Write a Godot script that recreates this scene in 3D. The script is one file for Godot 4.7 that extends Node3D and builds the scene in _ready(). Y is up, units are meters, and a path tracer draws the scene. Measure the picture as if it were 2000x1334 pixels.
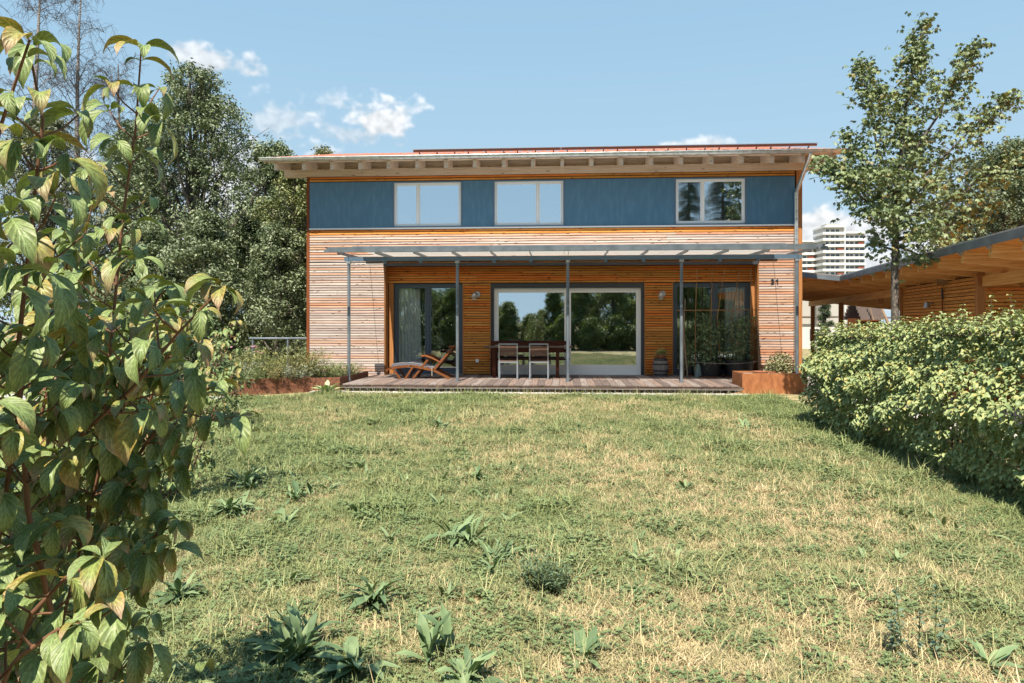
extends Node3D
# A timber house with a glass terrace canopy behind a dry lawn. House axes: x along the facade, z towards the garden, y up, metres.

var rng := RandomNumberGenerator.new()
var M := {}
var boxes := {}
var names := {}
const EYE := Vector3(0, 1.6, 18.9)

func _ready() -> void:
	rng.seed = 7
	# ---------- camera ----------
	var cam := Camera3D.new()
	cam.name = "camera"
	add_child(cam)
	cam.position = EYE
	cam.rotation.y = deg_to_rad(3.88)
	cam.projection = Camera3D.PROJECTION_FRUSTUM
	cam.near = 0.05
	cam.far = 1500.0
	cam.size = 0.05 * 1334.0 / 1400.0
	cam.frustum_offset = Vector2(0, -0.05 * 37.0 / 1400.0)
	cam.current = true
	# ---------- sky, sun, exposure ----------
	var env := Environment.new()
	env.background_mode = Environment.BG_SKY
	env.sky = Sky.new()
	env.sky.sky_material = make_sky()
	env.background_energy_multiplier = 1.0
	env.tonemap_mode = Environment.TONE_MAPPER_LINEAR
	env.tonemap_exposure = 2.0
	env.sdfgi_enabled = true
	env.ssao_enabled = true
	env.ssil_enabled = true
	var we := WorldEnvironment.new()
	we.name = "environment"
	we.environment = env
	add_child(we)
	var sun := DirectionalLight3D.new()
	sun.name = "sun"
	add_child(sun)
	sun.look_at_from_position(Vector3.ZERO, Vector3(0.13, -1.46, -1.0), Vector3.UP)
	sun.light_energy = 1.4
	sun.light_color = Color(1.0, 0.955, 0.885)
	sun.light_angular_distance = 0.5
	sun.shadow_enabled = true
	# ---------- the place ----------
	make_materials()
	ground()
	house()
	canopy()
	deck()
	terrace_things()
	carport()
	far_buildings()
	garden_edges()
	trees()
	near_shrubs()
	hedge()
	lawn()

# ================= helpers =================
func numbered(n: String) -> String:
	names[n] = names.get(n, -1) + 1
	return n if names[n] == 0 else "%s_%03d" % [n, names[n]]

func tag(o: Node, label: String, category: String, group := "", kind := "") -> void:
	o.set_meta("label", label)
	o.set_meta("category", category)
	if group != "": o.set_meta("group", group)
	if kind != "": o.set_meta("kind", kind)

func thing(called: String, label: String, category: String, at := Vector3.ZERO, turn := 0.0, group := "", kind := "") -> Node3D:
	var o := Node3D.new()
	o.name = numbered(called)
	add_child(o)
	o.position = at
	o.rotation.y = turn
	tag(o, label, category, group, kind)
	return o

func part(parent: Node, called: String, mesh: Mesh, mat: Material, at := Vector3.ZERO, b := Basis.IDENTITY) -> MeshInstance3D:
	var o := MeshInstance3D.new()
	o.name = called
	o.mesh = mesh
	o.material_override = mat
	parent.add_child(o, true)
	o.transform = Transform3D(b, at)
	return o

func bm(s: Vector3) -> Mesh:
	var key := s.snapped(Vector3.ONE * 0.001)
	if not boxes.has(key):
		var b := BoxMesh.new()
		b.size = key
		boxes[key] = b
	return boxes[key]

# a box part given by its lower and upper corners
func slab(parent: Node, called: String, lo: Vector3, hi: Vector3, mat: Material) -> MeshInstance3D:
	return part(parent, called, bm(hi - lo), mat, (lo + hi) / 2.0)

func stnew() -> SurfaceTool:
	var st := SurfaceTool.new()
	st.begin(Mesh.PRIMITIVE_TRIANGLES)
	return st

func done(st: SurfaceTool, smooth := true) -> ArrayMesh:
	st.generate_normals()
	return st.commit()

func tri(st: SurfaceTool, a: Vector3, b: Vector3, c: Vector3) -> void:
	st.add_vertex(a); st.add_vertex(b); st.add_vertex(c)

func quad(st: SurfaceTool, a: Vector3, b: Vector3, c: Vector3, d: Vector3) -> void:
	tri(st, a, b, c); tri(st, a, c, d)

func sbox(st: SurfaceTool, lo: Vector3, hi: Vector3) -> void:
	st.set_smooth_group(-1)
	var p := []
	for i in 8: p.append(Vector3(hi.x if i & 1 else lo.x, hi.y if i & 2 else lo.y, hi.z if i & 4 else lo.z))
	for f in [[0, 2, 3, 1], [4, 5, 7, 6], [0, 1, 5, 4], [2, 6, 7, 3], [0, 4, 6, 2], [1, 3, 7, 5]]:
		quad(st, p[f[3]], p[f[2]], p[f[1]], p[f[0]])

func frame_of(d: Vector3) -> Basis:
	d = d.normalized()
	var u := d.cross(Vector3.UP if absf(d.y) < 0.95 else Vector3.RIGHT).normalized()
	return Basis(u, d, u.cross(d))

# a tapered tube through points
func tube(st: SurfaceTool, pts: Array, radii: Array, sides := 6, caps := true) -> void:
	st.set_smooth_group(0)
	var rings := []
	for i in pts.size():
		var d: Vector3 = pts[mini(i + 1, pts.size() - 1)] - pts[maxi(i - 1, 0)]
		var f := frame_of(d)
		var ring := []
		for k in sides:
			var a := TAU * k / sides
			ring.append(pts[i] + (f.x * cos(a) + f.z * sin(a)) * float(radii[i]))
		rings.append(ring)
	for i in pts.size() - 1:
		for k in sides:
			var n := (k + 1) % sides
			quad(st, rings[i][k], rings[i][n], rings[i + 1][n], rings[i + 1][k])
	if caps:
		st.set_smooth_group(-1)
		for k in range(1, sides - 1):
			tri(st, rings[0][0], rings[0][k + 1], rings[0][k])
			tri(st, rings[-1][0], rings[-1][k], rings[-1][k + 1])

func rod(a: Vector3, b: Vector3, r0: float, r1 := -1.0, sides := 8) -> ArrayMesh:
	var st := stnew()
	tube(st, [a, b], [r0, r0 if r1 < 0 else r1], sides)
	return done(st)

func tubes(pts: Array, radii: Array, sides := 8) -> ArrayMesh:
	var st := stnew()
	tube(st, pts, radii, sides)
	return done(st)

# lathe around y: profile of Vector2(radius, height)
func lathe(profile: Array, sides := 20) -> ArrayMesh:
	var st := stnew()
	st.set_smooth_group(-1)
	for i in profile.size() - 1:
		for k in sides:
			var a0 := TAU * k / sides
			var a1 := TAU * (k + 1) / sides
			var p: Vector2 = profile[i]
			var q: Vector2 = profile[i + 1]
			st.set_smooth_group(i)
			quad(st, Vector3(cos(a0) * p.x, p.y, sin(a0) * p.x), Vector3(cos(a0) * q.x, q.y, sin(a0) * q.x), Vector3(cos(a1) * q.x, q.y, sin(a1) * q.x), Vector3(cos(a1) * p.x, p.y, sin(a1) * p.x))
	return done(st)

# a bar of rectangular section between two points (w across, h up)
func bar(a: Vector3, b: Vector3, w: float, h: float) -> ArrayMesh:
	var st := stnew()
	st.set_smooth_group(-1)
	var d := (b - a).normalized()
	var side := d.cross(Vector3.UP if absf(d.y) < 0.98 else Vector3.BACK).normalized() * w / 2.0
	var up := side.cross(d).normalized() * h / 2.0
	var p := []
	for e in [a, b]:
		p.append_array([e - side - up, e + side - up, e + side + up, e - side + up])
	quad(st, p[0], p[1], p[2], p[3]); quad(st, p[7], p[6], p[5], p[4])
	for k in 4:
		var n := (k + 1) % 4
		quad(st, p[k], p[k + 4], p[n + 4], p[n])
	return done(st)

func scatter(parent: Node, called: String, mesh: Mesh, mat: Material, xf: Array, cols: PackedColorArray, stuff := true) -> MultiMeshInstance3D:
	var mm := MultiMesh.new()
	mm.transform_format = MultiMesh.TRANSFORM_3D
	mm.use_colors = true
	mm.mesh = mesh
	mm.instance_count = xf.size()
	for i in xf.size():
		mm.set_instance_transform(i, xf[i])
		mm.set_instance_color(i, cols[i])
	var o := MultiMeshInstance3D.new()
	o.name = called
	o.multimesh = mm
	o.material_override = mat
	parent.add_child(o, true)
	if stuff: o.set_meta("kind", "stuff")
	return o

func rr(a: float, b: float) -> float:
	return rng.randf_range(a, b)

func lin(r: float, g: float, b: float) -> Color:
	return Color(r, g, b).linear_to_srgb()

func mat(color: Color, rough := 0.7, metal := 0.0, spec := 0.5) -> StandardMaterial3D:
	var m := StandardMaterial3D.new()
	m.albedo_color = color
	m.roughness = rough
	m.metallic = metal
	m.metallic_specular = spec
	return m

func noise(seed_: int, freq: float, oct := 4) -> FastNoiseLite:
	var n := FastNoiseLite.new()
	n.seed = seed_
	n.noise_type = FastNoiseLite.TYPE_SIMPLEX_SMOOTH
	n.frequency = freq
	n.fractal_octaves = oct
	return n

func ntex(seed_: int, freq: float, stops: Array, size := 512, oct := 5, type := 1) -> NoiseTexture2D:
	var t := NoiseTexture2D.new()
	t.width = size
	t.height = size
	t.seamless = true
	t.noise = noise(seed_, freq, oct)
	t.noise.noise_type = type
	var g := Gradient.new()
	var off := PackedFloat32Array()
	var cs := PackedColorArray()
	for s in stops:
		off.append(s[0]); cs.append(s[1])
	g.offsets = off
	g.colors = cs
	t.color_ramp = g
	return t

func htex(seed_: int, freq: float, size := 512, oct := 5) -> NoiseTexture2D:
	var t := NoiseTexture2D.new()
	t.width = size
	t.height = size
	t.seamless = true
	t.noise = noise(seed_, freq, oct)
	return t

# wood: long streaks along u, growth rings, knots and boards' tone; four colours from dark to pale, linear
func wood_image(seed_: int, cols: Array, knots: int, along_v := false) -> Array:
	var w := 512
	var h := 512
	var n1 := noise(seed_, 1.0, 4)
	var n2 := noise(seed_ + 1, 1.0, 3)
	var r := RandomNumberGenerator.new()
	r.seed = seed_
	var ks := []
	for i in knots: ks.append(Vector3(r.randf() * w, r.randf() * h, r.randf_range(3.0, 6.0)))
	var im := Image.create(w, h, false, Image.FORMAT_RGB8)
	var bump := Image.create(w, h, false, Image.FORMAT_RGB8)
	var kmap := {}
	for k in ks:
		for y in range(int(k.y - 9), int(k.y + 10)):
			for x in range(int(k.x - 12), int(k.x + 13)):
				var d: float = Vector2((x - k.x) / 1.5, y - k.y).length() / k.z
				if d < 1.0: kmap[posmod(y, h) * w + posmod(x, w)] = 1.0 - d
	for y in h:
		for x in w:
			var a := n1.get_noise_2d(x * 0.006, y * 0.16)
			var b := n2.get_noise_2d(x * 0.03, y * 0.55)
			var t := clampf(0.5 + a * 0.75 + b * 0.3, 0.0, 1.0)
			var kk: float = kmap.get(y * w + x, 0.0)
			var c: Color
			if t < 0.4: c = cols[0].lerp(cols[1], t / 0.4)
			elif t < 0.7: c = cols[1].lerp(cols[2], (t - 0.4) / 0.3)
			else: c = cols[2].lerp(cols[3], (t - 0.7) / 0.3)
			if kk > 0.0: c = c.lerp(cols[0] * 0.5, clampf(kk * 1.8, 0, 1))
			c = c.linear_to_srgb()
			var g := clampf(0.5 + b * 0.5 + a * 0.3, 0, 1)
			if along_v:
				im.set_pixel(y, x, c); bump.set_pixel(y, x, Color(g, g, g))
			else:
				im.set_pixel(x, y, c); bump.set_pixel(x, y, Color(g, g, g))
	return [ImageTexture.create_from_image(im), ImageTexture.create_from_image(bump)]

func wood(tex: Array, tint: Color, scale: Vector3, rough := 0.8, offset := Vector3.ZERO) -> StandardMaterial3D:
	var m := mat(tint, rough, 0.0, 0.35)
	m.albedo_texture = tex[0]
	m.uv1_triplanar = true
	m.uv1_world_triplanar = true
	m.uv1_scale = scale
	m.uv1_offset = offset
	m.heightmap_enabled = true
	m.heightmap_texture = tex[1]
	m.heightmap_scale = 0.12
	return m

func tri_noise(m: StandardMaterial3D, tex: Texture2D, scale: Vector3, bump: Texture2D = null, bs := 0.3) -> StandardMaterial3D:
	m.albedo_texture = tex
	m.uv1_triplanar = true
	m.uv1_world_triplanar = true
	m.uv1_scale = scale
	if bump:
		m.heightmap_enabled = true
		m.heightmap_texture = bump
		m.heightmap_scale = bs
	return m

func leafmat(rough: float, back: Color, spec := 0.5) -> StandardMaterial3D:
	var m := mat(Color.WHITE, rough, 0.0, spec)
	m.vertex_color_use_as_albedo = true
	m.backlight_enabled = true
	m.backlight = back
	m.cull_mode = BaseMaterial3D.CULL_DISABLED
	return m

# ================= sky =================
func make_sky() -> PanoramaSkyMaterial:
	var w := 4096
	var h := 2048
	var im := Image.create(w, h, false, Image.FORMAT_RGB8)
	var top := Color(0.105, 0.195, 0.31)
	var mid := Color(0.185, 0.302, 0.410)
	var low := Color(0.315, 0.41, 0.47)
	for y in h:
		var el := 90.0 - (y + 0.5) / h * 180.0
		var c: Color
		if el < 0: c = Color(0.20, 0.21, 0.17)
		elif el < 22.0: c = low.lerp(mid, pow(el / 22.0, 0.7))
		else: c = mid.lerp(top, pow((el - 22.0) / 68.0, 0.8))
		im.fill_rect(Rect2i(0, y, w, 1), c.linear_to_srgb())
	# fair-weather clouds: a bank along the horizon all round and scattered puffs (azimuth from -z clockwise, elevation, half sizes; degrees)
	var puffs := []
	for p in [[-26.8, 18.6, 3.4, 1.3, 0.85], [-20.6, 15.2, 6.0, 2.0, 0.55], [-24.0, 11.0, 6.5, 4.0, 0.85], [-13.4, 15.1, 3.0, 1.8, 1.0], [-27.0, 7.0, 9.0, 4.5, 1.0], [20.5, 6.3, 6.5, 3.2, 1.15], [11.0, 13.2, 3.2, 0.9, 0.8], [24.0, 3.0, 9.0, 4.0, 1.0], [8.5, 13.4, 1.2, 0.5, 0.8]]:
		puffs.append(p)
	var r := RandomNumberGenerator.new()
	r.seed = 41
	for i in 26:
		var az := r.randf_range(42.0, 312.0)
		puffs.append([az, r.randf_range(4.0, 24.0), r.randf_range(2.5, 8.0), r.randf_range(1.2, 3.2), r.randf_range(0.7, 1.0)])
	var n := noise(12, 1.0, 6)
	n.noise_type = FastNoiseLite.TYPE_SIMPLEX
	for p in puffs:
		var rx: float = p[2] * 1.9
		var ry: float = p[3] * 2.0
		for yi in range(int((90.0 - p[1] - ry) / 180.0 * h), int((90.0 - p[1] + ry) / 180.0 * h)):
			var el := 90.0 - (yi + 0.5) / h * 180.0
			if el < 0.0: continue
			for xi in range(int((p[0] - rx) / 360.0 * w), int((p[0] + rx) / 360.0 * w)):
				var az := (xi + 0.5) / w * 360.0
				var dx: float = (az - p[0]) / p[2]
				var dy: float = (el - p[1]) / p[3]
				if dy < 0: dy *= 1.35
				var f := 1.0 - sqrt(dx * dx + dy * dy)
				var k := n.get_noise_2d(az * 0.16 + p[4] * 31.0, el * 0.26)
				var k2 := n.get_noise_2d(az * 0.7, el * 0.9 + 40.0)
				var dens := clampf((f * 0.9 + k * 0.85 + k2 * 0.28) * 1.5, 0.0, 1.0)
				dens = dens * dens * (3.0 - 2.0 * dens) * float(p[4]) * 0.92
				if dens < 0.004: continue
				var shade := clampf(0.80 + k2 * 0.22 + dy * 0.12, 0.6, 1.0)
				var cc := Color(0.56, 0.575, 0.59) * shade
				cc.a = 1.0
				var px := posmod(xi, w)
				var was := im.get_pixel(px, yi).srgb_to_linear()
				im.set_pixel(px, yi, was.lerp(cc, minf(dens, 1.0)).linear_to_srgb())
	var m := PanoramaSkyMaterial.new()
	m.panorama = ImageTexture.create_from_image(im)
	return m

# ================= materials =================
func make_materials() -> void:
	var weathered := wood_image(3, [Color(0.28, 0.20, 0.16), Color(0.50, 0.415, 0.365), Color(0.60, 0.53, 0.485), Color(0.66, 0.60, 0.56)], 80)
	var oiled := wood_image(5, [Color(0.26, 0.088, 0.020), Color(0.56, 0.225, 0.050), Color(0.70, 0.305, 0.072), Color(0.78, 0.39, 0.11)], 110)
	var oiled_v := wood_image(6, [Color(0.20, 0.08, 0.03), Color(0.36, 0.155, 0.052), Color(0.43, 0.195, 0.07), Color(0.50, 0.245, 0.095)], 30, true)
	var grey_v := wood_image(8, [Color(0.10, 0.075, 0.065), Color(0.22, 0.18, 0.165), Color(0.31, 0.27, 0.25), Color(0.40, 0.36, 0.34)], 30, true)
	var grey := wood_image(9, [Color(0.06, 0.045, 0.04), Color(0.15, 0.115, 0.10), Color(0.21, 0.165, 0.145), Color(0.30, 0.25, 0.22)], 30)
	var fine := Vector3(0.25, 0.9, 0.9)
	M.slat = []
	for t in [Color(1.05, 1.04, 1.05), Color(1.0, 0.93, 0.90), Color(0.92, 0.90, 0.91), Color(1.0, 0.88, 0.80)]:
		M.slat.append(wood(weathered, t.clamp(), fine, 0.85, Vector3(rr(0, 1), rr(0, 1), rr(0, 1))))
	M.slat_orange = []
	for t in [Color(1, 1, 1), Color(1.0, 0.86, 0.78), Color(0.90, 0.92, 0.9)]:
		M.slat_orange.append(wood(oiled, t, fine, 0.75, Vector3(rr(0, 1), rr(0, 1), rr(0, 1))))
	# half weathered: orange grain bleached by sun
	var half := wood_image(4, [Color(0.30, 0.135, 0.075), Color(0.50, 0.295, 0.19), Color(0.58, 0.40, 0.295), Color(0.64, 0.50, 0.41)], 60)
	M.slat_half = []
	for t in [Color(1, 1, 1), Color(1.0, 0.9, 0.85)]:
		M.slat_half.append(wood(half, t, fine, 0.8, Vector3(rr(0, 1), rr(0, 1), rr(0, 1))))
	M.orange_v = wood(oiled_v, Color(1, 1, 1), Vector3(1.0, 0.3, 0.3), 0.75)
	M.brown_v = wood(oiled_v, Color(0.75, 0.62, 0.6), Vector3(1.0, 0.3, 1.0), 0.8)
	var larch := wood_image(15, [Color(0.40, 0.17, 0.05), Color(0.64, 0.32, 0.10), Color(0.72, 0.39, 0.135), Color(0.78, 0.46, 0.19)], 40)
	M.beam = wood(larch, Color(1, 1, 1), Vector3(0.25, 0.6, 0.25), 0.75)
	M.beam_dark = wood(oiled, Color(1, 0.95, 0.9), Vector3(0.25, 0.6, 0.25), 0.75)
	var pale := wood_image(14, [Color(0.42, 0.31, 0.235), Color(0.60, 0.48, 0.39), Color(0.68, 0.56, 0.47), Color(0.74, 0.63, 0.54)], 40)
	M.pale_beam = wood(pale, Color(1, 1, 1), Vector3(0.25, 0.7, 0.7), 0.8)
	M.deck = []
	for t in [Color(1, 1, 1), Color(0.88, 0.86, 0.86), Color(0.95, 0.9, 0.87), Color(0.78, 0.75, 0.75)]:
		M.deck.append(wood(grey_v, t, Vector3(0.9, 0.9, 0.25), 0.85, Vector3(rr(0, 1), 0, rr(0, 1))))
	M.deck_edge = wood(grey, Color(0.9, 0.85, 0.8), fine, 0.85)
	M.chair_wood = wood(grey, Color(1, 0.88, 0.8), fine, 0.8)
	M.dark_wood = wood(oiled, Color(0.36, 0.26, 0.24), fine, 0.6)
	M.teak = wood(oiled, Color(0.58, 0.52, 0.55), Vector3(0.5, 1.2, 1.2), 0.7)
	M.barrel = wood(grey_v, Color(0.95, 0.95, 0.97), Vector3(1.5, 0.6, 1.5), 0.85)
	M.log = wood(grey_v, Color(1.0, 0.92, 0.8), Vector3(1.0, 0.5, 1.0), 0.9)
	M.backing = mat(lin(0.02, 0.012, 0.008), 0.9)
	M.gap = mat(lin(0.03, 0.024, 0.02), 0.9)
	# fibre cement panels, slightly streaked by rain
	M.panel = tri_noise(mat(lin(1, 1, 1), 0.32, 0.0, 0.6), ntex(21, 0.02, [[0.2, lin(0.048, 0.132, 0.222)], [0.6, lin(0.055, 0.148, 0.242)], [0.85, lin(0.068, 0.170, 0.268)]], 512, 6), Vector3(0.55, 0.16, 0.55))
	M.white_metal = mat(lin(0.72, 0.73, 0.74), 0.4)
	M.white_frame = mat(lin(0.80, 0.81, 0.82), 0.4)
	M.dark_frame = mat(lin(0.055, 0.075, 0.10), 0.4)
	M.reveal = mat(lin(0.035, 0.04, 0.05), 0.5)
	M.steel = tri_noise(mat(lin(1, 1, 1), 0.38, 0.35), ntex(22, 0.01, [[0.2, lin(0.13, 0.16, 0.19)], [0.8, lin(0.21, 0.245, 0.28)]], 256, 4), Vector3(0.7, 0.7, 0.7))
	M.steel_blue = mat(lin(0.11, 0.17, 0.24), 0.4, 0.3)
	M.zinc = tri_noise(mat(lin(1, 1, 1), 0.33, 0.75), ntex(23, 0.02, [[0.2, lin(0.40, 0.45, 0.48)], [0.5, lin(0.52, 0.57, 0.60)], [0.8, lin(0.62, 0.66, 0.68)]], 256, 4), Vector3(1.2, 2.0, 1.2))
	M.alu = mat(lin(0.42, 0.46, 0.50), 0.35, 0.7)
	M.galv = mat(lin(0.42, 0.44, 0.45), 0.4, 0.7)
	M.black_plastic = mat(lin(0.014, 0.016, 0.019), 0.45)
	M.saucer = tri_noise(mat(lin(1, 1, 1), 0.8), ntex(24, 0.03, [[0.3, lin(0.26, 0.095, 0.045)], [0.7, lin(0.34, 0.135, 0.07)]], 128), Vector3(3, 3, 3))
	M.corten = tri_noise(mat(lin(1, 1, 1), 0.85), ntex(25, 0.012, [[0.1, lin(0.24, 0.085, 0.034)], [0.45, lin(0.31, 0.115, 0.042)], [0.7, lin(0.35, 0.135, 0.05)], [0.95, lin(0.41, 0.18, 0.08)]], 512, 4), Vector3(0.9, 0.5, 0.9), htex(26, 0.05), 0.1)
	M.corten_brown = tri_noise(mat(lin(1, 1, 1), 0.85), ntex(27, 0.02, [[0.15, lin(0.10, 0.045, 0.03)], [0.5, lin(0.19, 0.075, 0.042)], [0.85, lin(0.29, 0.115, 0.055)]], 512, 6), Vector3(1.1, 0.9, 1.1))
	M.tile = tri_noise(mat(lin(1, 1, 1), 0.8), ntex(28, 0.03, [[0.2, lin(0.30, 0.105, 0.07)], [0.8, lin(0.43, 0.175, 0.125)]], 256), Vector3(1.0, 1.0, 1.0))
	M.rack = mat(lin(0.30, 0.11, 0.07), 0.5, 0.2)
	M.solar = mat(lin(0.012, 0.016, 0.03), 0.1, 0.0, 0.6)
	M.plaster = mat(lin(0.55, 0.54, 0.52), 0.9)
	M.inside = mat(lin(0.40, 0.39, 0.37), 0.9)
	M.room_floor = mat(lin(0.16, 0.11, 0.07), 0.5)
	M.curtain = mat(lin(0.80, 0.86, 0.86), 0.9)
	M.curtain.backlight_enabled = true
	M.curtain.backlight = Color(0.5, 0.55, 0.55)
	M.awning = mat(lin(0.55, 0.55, 0.54), 0.9)
	M.awning.backlight_enabled = true
	M.awning.backlight = Color(0.78, 0.77, 0.76)
	M.awning.cull_mode = BaseMaterial3D.CULL_DISABLED
	var one := Image.create(2, 2, false, Image.FORMAT_RGB8)
	one.fill(Color.WHITE)
	var white := ImageTexture.create_from_image(one)
	# coated insulating glass: a thin mirror coat that lets part of the light through
	M.glass_up = mat(Color(0.90, 0.93, 0.95, 0.78), 0.02, 1.0)
	M.glass_low = mat(Color(0.92, 0.95, 0.97, 0.62), 0.015, 1.0)
	M.glass_door = mat(Color(0.90, 0.95, 0.95, 0.30), 0.015, 1.0)
	for g in [M.glass_up, M.glass_low, M.glass_door]:
		g.albedo_texture = white
		g.transparency = BaseMaterial3D.TRANSPARENCY_ALPHA
	M.clear = mat(Color(0.9, 0.95, 0.95, 0.02), 0.03, 0.0, 0.12)
	M.clear.transparency = BaseMaterial3D.TRANSPARENCY_ALPHA
	M.lamp_glass = mat(Color(0.85, 0.88, 0.88, 0.35), 0.1, 0.0, 0.6)
	M.lamp_glass.transparency = BaseMaterial3D.TRANSPARENCY_ALPHA
	M.ink = mat(lin(0.03, 0.035, 0.045), 0.5, 0.3)
	M.rope = mat(lin(0.38, 0.34, 0.27), 0.9)
	M.bamboo = tri_noise(mat(lin(1, 1, 1), 0.6), ntex(29, 0.03, [[0.2, lin(0.20, 0.10, 0.035)], [0.8, lin(0.36, 0.20, 0.075)]], 128), Vector3(2, 1, 2))
	M.cushion = cushion_mat()
	M.bark = tri_noise(mat(lin(1, 1, 1), 0.95), ntex(30, 0.03, [[0.2, lin(0.045, 0.035, 0.028)], [0.5, lin(0.12, 0.10, 0.085)], [0.75, lin(0.22, 0.20, 0.17)]], 256, 5), Vector3(3.5, 1.2, 3.5), htex(31, 0.05, 256), 1.5)
	M.bark_birch = tri_noise(mat(lin(1, 1, 1), 0.9), ntex(32, 0.03, [[0.25, lin(0.05, 0.042, 0.04)], [0.45, lin(0.20, 0.18, 0.17)], [0.7, lin(0.36, 0.335, 0.32)]], 256, 4), Vector3(0.6, 2.5, 0.6))
	M.twig = mat(lin(0.085, 0.062, 0.052), 0.9)
	M.stem_red = mat(lin(0.17, 0.082, 0.045), 0.75)
	M.stem_green = mat(lin(0.16, 0.17, 0.06), 0.7)
	M.leaf = leafmat(0.5, Color(0.38, 0.42, 0.16))
	M.leaf_lit = leafmat(0.5, Color(0.75, 0.8, 0.32))
	M.leaf_dull = leafmat(0.6, Color(0.32, 0.36, 0.14), 0.4)
	M.grass = leafmat(0.75, Color(0.40, 0.40, 0.2), 0.3)
	M.dogwood = leafmat(0.48, Color(0.40, 0.44, 0.15), 0.5)
	M.dogwood.albedo_texture = leaf_tone_tex()
	M.dogwood.heightmap_enabled = true
	M.dogwood.heightmap_texture = vein_tex()
	M.dogwood.heightmap_scale = 0.14
	M.soil = tri_noise(mat(lin(1, 1, 1), 0.95), ntex(33, 0.04, [[0.2, lin(0.05, 0.035, 0.024)], [0.8, lin(0.13, 0.095, 0.065)]], 256), Vector3(1.5, 1.5, 1.5), htex(34, 0.08, 256), 2.0)
	M.concrete = tri_noise(mat(lin(1, 1, 1), 0.9), ntex(35, 0.02, [[0.2, lin(0.44, 0.43, 0.41)], [0.8, lin(0.55, 0.54, 0.51)]], 256), Vector3(1, 1, 1))
	M.pebble = mat(Color.WHITE, 0.85)
	M.pebble.vertex_color_use_as_albedo = true

func cushion_mat() -> StandardMaterial3D:
	var im := Image.create(64, 8, false, Image.FORMAT_RGB8)
	for x in 64:
		var k := x % 16
		var c := Color(0.085, 0.085, 0.10)
		if k in [3, 4, 11]: c = Color(0.30, 0.29, 0.29)
		elif k in [7, 8]: c = Color(0.04, 0.04, 0.05)
		im.fill_rect(Rect2i(x, 0, 1, 8), c.linear_to_srgb())
	var m := mat(Color.WHITE, 0.9)
	m.albedo_texture = ImageTexture.create_from_image(im)
	m.rim_enabled = true
	m.rim = 0.3
	return m

# paler veins, mottled flesh and a few brown specks
func leaf_tone_tex() -> ImageTexture:
	var im := Image.create(64, 128, false, Image.FORMAT_RGB8)
	var n := noise(301, 0.06, 3)
	var n2 := noise(302, 0.22, 2)
	for y in 128:
		for x in 64:
			var u := absf(x / 63.0 - 0.5) * 2.0
			var v := y / 127.0
			var s := (v - u * 0.42 + u * u * 0.1) * 6.5
			var g := 0.82 + n.get_noise_2d(x, y) * 0.16
			g += 0.14 * exp(-pow((s - roundf(s)) * 7.0, 2.0)) * clampf(u * 4.0, 0.0, 1.0) + 0.18 * exp(-pow(u * 12.0, 2.0))
			var c := Color(g, g, g * 0.96)
			if n2.get_noise_2d(x, y) > 0.52: c = Color(0.62, 0.50, 0.34)
			im.set_pixel(x, y, c.clamp())
	return ImageTexture.create_from_image(im)

# arched parallel veins of a dogwood leaf, u across and v along
func vein_tex() -> ImageTexture:
	var im := Image.create(64, 128, false, Image.FORMAT_RGB8)
	for y in 128:
		for x in 64:
			var u := absf(x / 63.0 - 0.5) * 2.0
			var v := y / 127.0
			var s := (v - u * 0.42 + u * u * 0.1) * 6.5
			var g := 0.75 - 0.6 * exp(-pow((s - roundf(s)) * 5.0, 2.0)) * clampf(u * 4.0, 0.0, 1.0)
			g -= 0.6 * exp(-pow(u * 9.0, 2.0))
			im.set_pixel(x, y, Color(g, g, g).clamp())
	return ImageTexture.create_from_image(im)

# ================= ground =================
func ground() -> void:
	var t := ntex(50, 0.012, [[0.15, lin(0.13, 0.13, 0.06)], [0.4, lin(0.25, 0.22, 0.115)], [0.6, lin(0.36, 0.30, 0.17)], [0.85, lin(0.46, 0.37, 0.23)]], 1024, 6)
	var m := tri_noise(mat(Color.WHITE, 0.95, 0.0, 0.2), t, Vector3(0.21, 0.21, 0.21), htex(51, 0.06), 2.0)
	var pm := PlaneMesh.new()
	pm.size = Vector2(1600, 1600)
	var g := part(self, "ground", pm, m)
	tag(g, "flat ground of dry thatch and soil under the lawn", "ground", "", "structure")
	var path := slab(self, "path", Vector3(-12, -0.05, 3.3), Vector3(-7.05, 0.03, 4.9), M.concrete)
	var drive := slab(self, "driveway", Vector3(5.75, -0.05, -14), Vector3(17.0, 0.025, 16.5), M.concrete)
	tag(drive, "pale paved drive behind the hedge and under the carport", "driveway", "", "structure")
	tag(path, "pale concrete path beside the rusty bed edging", "path", "", "structure")

# ================= house =================
func slat_mesh(length: float, h := 0.053, d := 0.026) -> Mesh:
	var key := "slat%.3f" % length
	if not boxes.has(key):
		var st := stnew()
		st.set_smooth_group(-1)
		var y := h / 2.0
		# rhombic section: front face leans a little, top sheds water
		var pr := [Vector2(-d / 2, -y + 0.006), Vector2(d / 2, -y), Vector2(d / 2, y - 0.004), Vector2(-d / 2, y)]
		var x := length / 2.0
		for k in 4:
			var p: Vector2 = pr[k]
			var q: Vector2 = pr[(k + 1) % 4]
			quad(st, Vector3(-x, p.y, p.x), Vector3(-x, q.y, q.x), Vector3(x, q.y, q.x), Vector3(x, p.y, p.x))
		quad(st, Vector3(-x, pr[3].y, pr[3].x), Vector3(-x, pr[2].y, pr[2].x), Vector3(-x, pr[1].y, pr[1].x), Vector3(-x, pr[0].y, pr[0].x))
		quad(st, Vector3(x, pr[0].y, pr[0].x), Vector3(x, pr[1].y, pr[1].x), Vector3(x, pr[2].y, pr[2].x), Vector3(x, pr[3].y, pr[3].x))
		boxes[key] = done(st)
	return boxes[key]

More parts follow.
